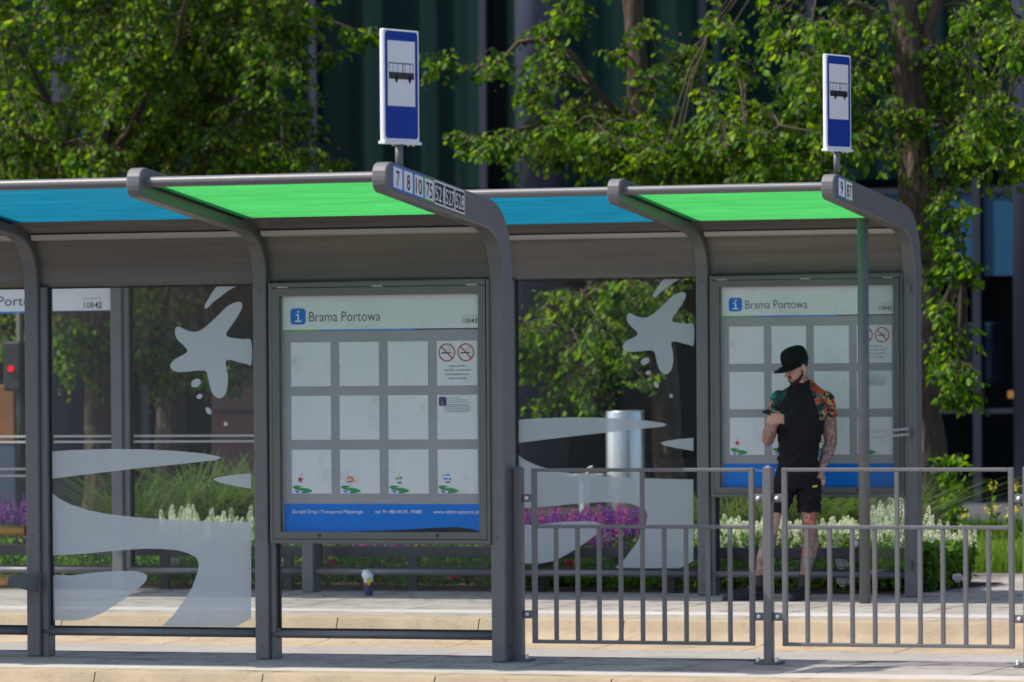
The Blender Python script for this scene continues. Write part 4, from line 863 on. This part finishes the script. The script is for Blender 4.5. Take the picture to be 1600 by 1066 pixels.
# ------------------------------------------------------------------ the waiting man
def remesh(b, name, m, parent, voxel=.006, smooth_it=4, loc=(0, 0, 0), post=None):
    me = bpy.data.meshes.new(name + '_src'); me.from_pydata(b.v, [], b.f)
    bm = bmesh.new(); bm.from_mesh(me); bmesh.ops.remove_doubles(bm, verts=bm.verts, dist=1e-6); bmesh.ops.recalc_face_normals(bm, faces=bm.faces); bm.to_mesh(me); bm.free()
    o = bpy.data.objects.new('tmp', me); COL.objects.link(o)
    r = o.modifiers.new('r', 'REMESH'); r.mode = 'VOXEL'; r.voxel_size = voxel; r.use_smooth_shade = True
    s = o.modifiers.new('s', 'SMOOTH'); s.factor = .5; s.iterations = smooth_it
    dg = bpy.context.evaluated_depsgraph_get(); out = bpy.data.meshes.new_from_object(o.evaluated_get(dg)); bpy.data.objects.remove(o); bpy.data.meshes.remove(me)
    out.materials.clear(); ob = link(name, out, m, parent, loc, True); return ob
def cap_chain(b, pts, rad, n=16, sq=(1, 1)):
    """closed tapered chain with round ends"""
    for p, r in zip(pts, rad): b.ball(p, r, n, 10)
    b.path(pts, rad, n)
    for e, nx in ((0, 1), (-1, -2)):
        pass
    return b
def solid_chain(b, pts, rad, n=16):
    P, Rr = [], []
    for i in range(len(pts) - 1):
        k = 4
        for t in np.linspace(0, 1, k, endpoint=(i == len(pts) - 2)):
            P.append(tuple(np.array(pts[i]) * (1 - t) + np.array(pts[i + 1]) * t)); Rr.append(rad[i] * (1 - t) + rad[i + 1] * t)
    # spheres densely along the chain: the voxel remesh joins them to one smooth limb
    for i in range(len(P) - 1):
        d = np.linalg.norm(np.array(P[i + 1]) - np.array(P[i])); m = max(1, int(d / (min(Rr[i], Rr[i + 1]) * .35)))
        for j in range(m):
            t = j / m; b.ball(tuple(np.array(P[i]) * (1 - t) + np.array(P[i + 1]) * t), Rr[i] * (1 - t) + Rr[i + 1] * t, n, 8)
    b.ball(P[-1], Rr[-1], n, 8); return b
def loft(b, rings, n=28):
    vs = []
    for (z, cx, cy, rx, ry) in rings:
        for k in range(n):
            t = 2 * math.pi * k / n; vs.append((cx + rx * math.copysign(abs(math.cos(t)) ** .85, math.cos(t)), cy + ry * math.copysign(abs(math.sin(t)) ** .9, math.sin(t)), z))
    m = len(rings); fs = [(i * n + k, i * n + (k + 1) % n, (i + 1) * n + (k + 1) % n, (i + 1) * n + k) for i in range(m - 1) for k in range(n)]
    b.add(vs, fs + [tuple(range(n - 1, -1, -1)), tuple(range((m - 1) * n, m * n))], True); return b
man = thing('person', 'man in black cap, floral-sleeved black T-shirt and shorts looking at his phone', 'person', (-.608, 6.80, .004), YAW)
TOR = [(1.03, .160, .005, .140, .095), (1.08, .160, .0, .147, .102), (1.18, .168, 0, .153, .108), (1.28, .178, 0, .168, .116), (1.36, .190, 0, .176, .122), (1.44, .196, .005, .186, .120), (1.50, .198, .01, .190, .110), (1.545, .200, .018, .176, .100), (1.58, .204, .024, .142, .090), (1.61, .206, .030, .102, .078), (1.635, .206, .034, .078, .068), (1.650, .206, .036, .068, .062)]
SHL, SHR = (.020, .01, 1.505), (.368, .01, 1.495)
ELL, WRL = (-.062, .03, 1.205), (-.030, -.175, 1.325)
ELR, WRR = (.412, .07, 1.185), (.335, .005, .995)
# head frame
HF = Vector((-.80, -.60, 0)).normalized(); hp = R(20)
hx = HF * math.cos(hp) + Vector((0, 0, -math.sin(hp))); hy = Vector((0, 0, 1)).cross(HF).normalized(); hz = hx.cross(hy)
HC = Vector((.150, .0, 1.748))
def H(f, l, u): return tuple(HC + hx * f + hy * l + hz * u)
def hball(b, c, r, n=20, nv=14):
    vs = []; fs = []
    for i in range(nv + 1):
        ph = math.pi * i / nv
        for k in range(n):
            t = 2 * math.pi * k / n; vs.append(H(c[0] + r[0] * math.sin(ph) * math.cos(t), c[1] + r[1] * math.sin(ph) * math.sin(t), c[2] + r[2] * math.cos(ph)))
    fs = [(i * n + k, (i + 1) * n + k, (i + 1) * n + (k + 1) % n, i * n + (k + 1) % n) for i in range(nv) for k in range(n)]
    b.add(vs, fs, True)
b = MB()
loft(b, [(z, cx, cy, rx - .014, ry - .014) for z, cx, cy, rx, ry in TOR])
solid_chain(b, [(.205, .03, 1.54), (.196, .022, 1.62), (.172, .012, 1.70)], [.070, .063, .060])
hball(b, (-.008, 0, .03), (.098, .077, .100)); hball(b, (.030, 0, -.045), (.058, .058, .066)); hball(b, (.058, 0, -.098), (.026, .030, .022))
hball(b, (.045, .030, -.025), (.035, .030, .030)); hball(b, (.045, -.030, -.025), (.035, .030, .030))
hball(b, (.082, 0, .018), (.014, .048, .012))
for k in range(7):
    t = k / 6; hball(b, (.090 + .022 * t, 0, .010 - .040 * t), (.010 + .003 * t, .009 + .006 * t, .010), 12, 8)
hball(b, (.088, 0, -.060), (.012, .026, .006), 12, 8); hball(b, (.086, 0, -.071), (.012, .022, .007), 12, 8)
for s in (1, -1): hball(b, (-.008, s * .080, -.012), (.020, .009, .033), 12, 8); hball(b, (-.004, s * .083, -.030), (.011, .008, .012), 10, 6)
# arms
solid_chain(b, [SHL, (-.015, .03, 1.35), ELL], [.064, .058, .046]); solid_chain(b, [ELL, (-.058, -.06, 1.262), WRL], [.047, .050, .032])
solid_chain(b, [SHR, (.392, .045, 1.33), ELR], [.066, .066, .048]); solid_chain(b, [ELR, (.385, .045, 1.10), WRR], [.049, .050, .031])
# left-image hand holding the phone
solid_chain(b, [WRL, (-.005, -.205, 1.345), (.022, -.225, 1.360)], [.029, .027, .020]); solid_chain(b, [(-.020, -.215, 1.350), (.008, -.232, 1.358)], [.022, .018]); solid_chain(b, [(.022, -.222, 1.350), (.034, -.232, 1.378)], [.018, .014])
for k, (z, L) in enumerate([(1.398, .92), (1.3795, 1.0), (1.361, .96), (1.343, .80)]):
    p0 = (.040, -.226, z - .008); p1 = (.030, -.262, z - .002); p2 = (.030 - .044 * L, -.279, z + .004); p3 = (.030 - .090 * L, -.276, z + .009)
    solid_chain(b, [p0, p1, p2, p3], [.0092, .0088, .0082, .0070], 10)
solid_chain(b, [(.016, -.205, 1.362), (.020, -.205, 1.395), (.002, -.220, 1.415), (-.026, -.236, 1.420)], [.013, .0115, .010, .0085], 10)
# right-image hand, thumb hooked at the pocket
solid_chain(b, [WRR, (.332, -.012, .955), (.330, -.022, .925)], [.027, .026, .022]); solid_chain(b, [(.322, -.01, .955), (.318, -.03, .925)], [.022, .020])
for k in range(4):
    x = .308 + k * .0165; L = (.9, 1, .95, .8)[k]
    solid_chain(b, [(x, -.028 + k * .006, .925), (x - .002, -.046 + k * .008, .895), (x - .006, -.046 + k * .008, .895 - .026 * L), (x - .010, -.034 + k * .008, .895 - .046 * L)], [.0098, .0092, .0085, .0074], 10)
solid_chain(b, [(.318, -.024, .955), (.303, -.048, .935), (.298, -.060, .908)], [.012, .0105, .0085], 10)
# legs
loft(b, [(.895, .155, .0, .130, .08), (1.0, .16, .0, .125, .082), (1.06, .16, .0, .128, .084)])
solid_chain(b, [(.085, 0, .90), (.020, -.01, .76), (-.022, -.015, .64)], [.085, .072, .056]); solid_chain(b, [(-.022, -.015, .64), (-.035, -.02, .58), (-.070, .012, .42), (-.098, .022, .33), (-.128, .02, .19), (-.130, .02, .12)], [.056, .054, .060, .055, .038, .034])
solid_chain(b, [(.235, 0, .90), (.240, -.01, .76), (.238, -.02, .64)], [.088, .076, .062]); solid_chain(b, [(.238, -.02, .64), (.242, -.025, .57), (.252, .02, .42), (.238, .03, .33), (.208, .03, .19), (.204, .03, .12)], [.062, .058, .064, .056, .039, .034])
# skin with tattoos
m_, nt, out = new_mat('tattooed_skin'); L = nt.links.new
p = N(nt, "ShaderNodeBsdfPrincipled", i_Roughness=.5); p.inputs["Specular IOR Level"].default_value = .35; p.inputs["Subsurface Weight"].default_value = .08; p.inputs["Subsurface Scale"].default_value = .02
at = N(nt, "ShaderNodeAttribute"); at.attribute_name = 'ink'; tc = N(nt, "ShaderNodeTexCoord")
wv = N(nt, "ShaderNodeTexNoise", i_Scale=12.0, i_Detail=4.0, i_Distortion=3.4); L(tc.outputs["Object"], wv.inputs["Vector"])
cr = N(nt, "ShaderNodeValToRGB"); e = cr.color_ramp.elements; e[0].position = .30; e[0].color = (1, 1, 1, 1); e[1].position = .62; e[1].color = (.0, .0, .0, 1)
for pos, v in ((.42, .55), (.47, 1), (.52, .25), (.57, .75)): x = e.new(pos); x.color = (v, v, v, 1)
L(wv.outputs[0], cr.inputs[0]); sp = N(nt, "ShaderNodeSeparateColor"); L(at.outputs["Color"], sp.inputs[0])
mu = N(nt, "ShaderNodeMath", operation='MULTIPLY'); L(cr.outputs[0], mu.inputs[0]); L(sp.outputs[0], mu.inputs[1])
cn = N(nt, "ShaderNodeTexNoise", i_Scale=9.0, i_Detail=2.0); L(tc.outputs["Object"], cn.inputs["Vector"])
ic = N(nt, "ShaderNodeValToRGB"); e = ic.color_ramp.elements; e[0].position = .38; e[0].color = (.45, .035, .03, 1); e[1].position = .62; e[1].color = (.06, .16, .16, 1); x = e.new(.5); x.color = (.05, .055, .085, 1)
L(cn.outputs[0], ic.inputs[0]); m1 = N(nt, "ShaderNodeMix", data_type='RGBA'); L(sp.outputs[1], m1.inputs[0]); m1.inputs[6].default_value = (.045, .058, .095, 1); L(ic.outputs[0], m1.inputs[7])
m2 = N(nt, "ShaderNodeMix", data_type='RGBA'); L(mu.outputs[0], m2.inputs[0]); m2.inputs[6].default_value = (.58, .345, .26, 1); L(m1.outputs[2], m2.inputs[7])
m3_ = N(nt, "ShaderNodeMix", data_type='RGBA'); L(sp.outputs[2], m3_.inputs[0]); L(m2.outputs[2], m3_.inputs[6]); m3_.inputs[7].default_value = (.42, .17, .13, 1)
L(m3_.outputs[2], p.inputs["Base Color"]); L(p.outputs[0], out.inputs[0]); M['tattoo'] = m_
body = remesh(b, 'body', 'tattoo', man, .0034, 2)
at = body.data.color_attributes.new('ink', 'FLOAT_COLOR', 'POINT'); cols = []
for v in body.data.vertices:
    x, y, z = v.co; ink = 0; colr = 0; lip = 0
    if z < .72: ink = 1.0 if x > .1 else (.30 if z > .5 else 1.0); colr = 1 if x > .1 else .35
    elif 1.02 < z < 1.50 and x > .30: ink = .95
    elif z < 1.33 and x < .02: ink = .8
    elif .9 < z <= 1.02 and x > .29: ink = .55
    elif 1.55 < z < 1.69: 
        ink = .8; colr = .4
    hl = Vector(v.co) - HC; f, l, u = hl.dot(hx), hl.dot(hy), hl.dot(hz)
    if z > 1.58 and f > .02 and u > -.12: ink = 0
    if z > 1.70: ink = 0
    if f > .084 and abs(l) < .024 and -.078 < u < -.052: lip = 1
    cols += [ink, colr, lip, 1]
at.data.foreach_set('color', cols)
# beard, hair, brows, eyes
b = MB(); hball(b, (.034, 0, -.070), (.063, .0615, .050)); hball(b, (.058, 0, -.104), (.030, .034, .026))
for s in (1, -1): hball(b, (.012, s * .056, -.035), (.020, .010, .045), 12, 8)
bd = remesh(b, 'beard', 'beard', man, .004, 2)
bm = bmesh.new(); bm.from_mesh(bd.data); dl = []
for v in bm.verts:
    hl = Vector(v.co) - HC; f, l, u = hl.dot(hx), hl.dot(hy), hl.dot(hz)
    if (f > .012 and u > -.036 - .55 * f) : dl.append(v)
bmesh.ops.delete(bm, geom=dl, context='VERTS'); bm.to_mesh(bd.data); bm.free()
b = MB(); hball(b, (.084, 0, -.047), (.016, .027, .005), 12, 8); 
for s in (1, -1): hball(b, (.088, s * .030, .020), (.008, .018, .004), 12, 8)
remesh(b, 'moustache_and_eyebrows', 'beard', man, .0025, 1)
b = MB()
for s in (1, -1): hball(b, (.074, s * .030, .000), (.0115, .013, .006), 12, 8)
b.build('eyelids', 'skinplain', man, shear=False)
b = MB(); hball(b, (-.012, 0, .022), (.099, .0785, .075)); hr = remesh(b, 'hair', 'beard', man, .005, 2)
bm = bmesh.new(); bm.from_mesh(hr.data)
bmesh.ops.delete(bm, geom=[v for v in bm.verts if (Vector(v.co) - HC).dot(hx) > -.005 or (Vector(v.co) - HC).dot(hz) < -.03], context='VERTS'); bm.to_mesh(hr.data); bm.free()
# cap
cp = MB()
n = 32; rows = []
for i, (u, k) in enumerate([(.030, 1.0), (.060, 1.02), (.095, 1.0), (.122, .93), (.140, .80), (.150, .58), (.155, .30), (.156, .03)]):
    rows += [H(-.006 + .110 * k * math.cos(2 * math.pi * j / n), .090 * k * math.sin(2 * math.pi * j / n), u + .02 * (.03 if i > 4 else 0)) for j in range(n)]
cp.add(rows, [(i * n + j, i * n + (j + 1) % n, (i + 1) * n + (j + 1) % n, (i + 1) * n + j) for i in range(7) for j in range(n)] + [tuple(range(7 * n, 8 * n))], True)
cp.path([H(0, 0, .154), H(0, 0, .160)], [.009, .006], 10)
cap = cp.build('cap', 'blackfelt', man, shear=False)
bb = MB(); top = []; bot = []; m = 22
for k in range(m + 1):
    t = -1 + 2 * k / m; a = t * R(78)
    inner = (-.006 + .108 * math.cos(a), .089 * math.sin(a)); ex = max(0, 1 - abs(t) ** 4.5)
    outer = (inner[0] + .100 * ex * (1 - .05 * t * t), inner[1] * (1 + .10 * ex))
    dz = -.014 * (inner[1] / .089) ** 2
    top += [(inner[0] - .01, inner[1], .034), (outer[0], outer[1], .030 + dz)]
V = [H(*q) for q in top] + [H(q[0], q[1], q[2] - .004) for q in top]; o = len(top)
fs = []
for k in range(m):
    a = 2 * k; fs += [(a, a + 1, a + 3, a + 2), (o + a, o + a + 2, o + a + 3, o + a + 1), (a + 1, o + a + 1, o + a + 3, a + 3)]
bb.add(V, fs); bb.build('brim', 'blackfelt', cap, shear=False)
# T-shirt: black body, floral raglan sleeves
m_, nt, out = new_mat('floral_jersey'); L = nt.links.new; p = N(nt, "ShaderNodeBsdfPrincipled", i_Roughness=.85); tc = N(nt, "ShaderNodeTexCoord")
dn = N(nt, "ShaderNodeTexNoise", i_Scale=16.0, i_Detail=3.0, i_Distortion=1.8); L(tc.outputs["Object"], dn.inputs["Vector"])
vo = N(nt, "ShaderNodeTexVoronoi", i_Scale=21.0); mxv = N(nt, "ShaderNodeMix", data_type='RGBA'); mxv.inputs[0].default_value = .12; L(tc.outputs["Object"], mxv.inputs[6]); L(dn.outputs["Color"], mxv.inputs[7]); L(mxv.outputs[2], vo.inputs["Vector"])
sc = N(nt, "ShaderNodeSeparateColor"); L(vo.outputs["Color"], sc.inputs[0])
cr = N(nt, "ShaderNodeValToRGB"); cr.color_ramp.interpolation = 'CONSTANT'; e = cr.color_ramp.elements; e[0].color = (.008, .008, .01, 1); e[1].position = .90; e[1].color = (.50, .33, .13, 1)
for pos, c in ((.16, (.004, .09, .07)), (.34, (.55, .03, .02)), (.48, (.008, .008, .01)), (.58, (.60, .10, .03)), (.68, (.01, .26, .22)), (.78, (.01, .07, .04))): x = e.new(pos); x.color = (*c, 1)
L(sc.outputs[0], cr.inputs[0]); st_ = N(nt, "ShaderNodeMath", operation='GREATER_THAN'); st_.inputs[1].default_value = .56; L(dn.outputs[0], st_.inputs[0])
mk = N(nt, "ShaderNodeMix", data_type='RGBA'); L(st_.outputs[0], mk.inputs[0]); L(cr.outputs[0], mk.inputs[6]); mk.inputs[7].default_value = (.006, .03, .025, 1); L(mk.outputs[2], p.inputs["Base Color"]); L(p.outputs[0], out.inputs[0]); M['floral'] = m_
b = MB(); T2 = [(1.000, .163, .0, .157, .112)] + [(z, cx, cy, rx + .004, ry + .004) for z, cx, cy, rx, ry in TOR[1:]]
loft(b, T2)
hemL = (-.010, .028, 1.375); hemR = (.384, .030, 1.368)
solid_chain(b, [(.06, .01, 1.50), SHL, (.010, .018, 1.44)], [.070, .071, .067]); solid_chain(b, [(.33, .01, 1.49), SHR, (.378, .026, 1.42)], [.072, .074, .072])
def ring_tube(b, p0, p1, r0, r1, n=24):
    b.tube(p0, p1, r0, r1, n)
ring_tube(b, (.012, .016, 1.45), hemL, .066, .062); ring_tube(b, (.372, .022, 1.45), hemR, .071, .073)
sh = remesh(b, 't_shirt', ['blackcloth', 'floral'], man, .005, 3)
mi = []
for f in sh.data.polygons:
    x, y, z = f.center; t = min(max((1.60 - z) / .20, 0), 1.1)
    mi.append(1 if z > 1.35 and (x > .252 + .062 * t or x < .100 - .108 * t) else 0)
sh.data.polygons.foreach_set('material_index', mi)
def displaced(o, fn):
    me = o.data; co = [v.co.copy() for v in me.vertices]; no = [v.normal.copy() for v in me.vertices]
    me.vertices.foreach_set('co', [c for p_, n_ in zip(co, no) for c in (p_ + n_ * fn(*p_))]); me.update()
def shirt_folds(x, y, z):
    w = max(0, min(1, (1.34 - z) / .25))
    d = .005 * w * math.sin(z * 95 + 10 * x + 4 * math.sin(x * 22)) + .004 * math.sin(z * 40 - x * 55 + 3 * math.sin(z * 17)) * (1 if z < 1.5 else .3)
    return d
displ = displaced(sh, shirt_folds)
# shorts
b = MB(); loft(b, [(.84, .150, .0, .172, .112), (.92, .152, .0, .172, .118), (.985, .160, .0, .160, .112), (1.03, .162, .0, .142, .100)])
b.tube((.075, 0, .90), (-.004, -.008, .655), .098, .084, 28); b.tube((.240, 0, .90), (.240, -.010, .655), .100, .088, 28)
so_ = remesh(b, 'shorts', 'blackcloth', man, .006, 3)
displaced(so_, lambda x, y, z: .005 * math.sin(x * 70 + 5 * math.sin(z * 30)) * min(1, max(0, (1.0 - z) / .2)))
b = MB(); b.poly([(.262, -.108, .845), (.300, -.100, .852), (.300, -.100, .866), (.262, -.108, .859)]); b.build('pocket_tag', 'yellowtag', so_, shear=False, recalc=False)
# shoes and socks
def shoe(heel, toe, ankle):
    b = MB(); h, t = np.array(heel, float), np.array(toe, float); 
    solid_chain(b, [tuple(h + (0, 0, .050)), tuple(h * .55 + t * .45 + (0, 0, .048)), tuple(h * .12 + t * .88 + (0, 0, .034)), tuple(t + (0, 0, .030))], [.044, .042, .036, .028])
    solid_chain(b, [tuple(h * .75 + t * .25 + (0, 0, .075)), (ankle[0], ankle[1], .12), (ankle[0], ankle[1], .165)], [.044, .044, .043])
    solid_chain(b, [tuple(h + (0, 0, .016)), tuple(h * .5 + t * .5 + (0, 0, .014)), tuple(t + (0, 0, .014))], [.040, .040, .034])
    o = remesh(b, 'shoe', 'shoe', man, .005, 2)
    for v in o.data.vertices: v.co.z = max(v.co.z, 0.0)
    return o
shoe((-.128, .045, 0), (-.385, -.035, 0), (-.129, .02)); shoe((.212, .06, 0), (.105, -.165, 0), (.204, .03))
# phone
ph = thing('phone', 'black smartphone held in the right hand of the waiting man', 'phone', (0, 0, 0), lift=False)
pm = MB(); pm.box(-.036, .036, -.075, .075, -.004, .004); pb = pm.build('phone_body', 'ink', ph, shear=False, bevel=.003)
pm = MB(); pm.poly([(-.033, -.070, .0045), (.033, -.070, .0045), (.033, .070, .0045), (-.033, .070, .0045)]); pm.build('screen', 'black', ph, shear=False, recalc=False)
mw = Matrix.Translation(man.location) @ Matrix.Rotation(YAW, 4, 'Z')
long_ = Vector((-.80, -.40, .36)).normalized(); nrm = Vector((.25, .45, .85)); nrm = (nrm - long_ * nrm.dot(long_)).normalized(); sd = long_.cross(nrm)
pmx = Matrix((sd, long_, nrm)).transposed().to_4x4(); pmx.translation = Vector((-.042, -.252, 1.402))
ph.matrix_world = mw @ pmx
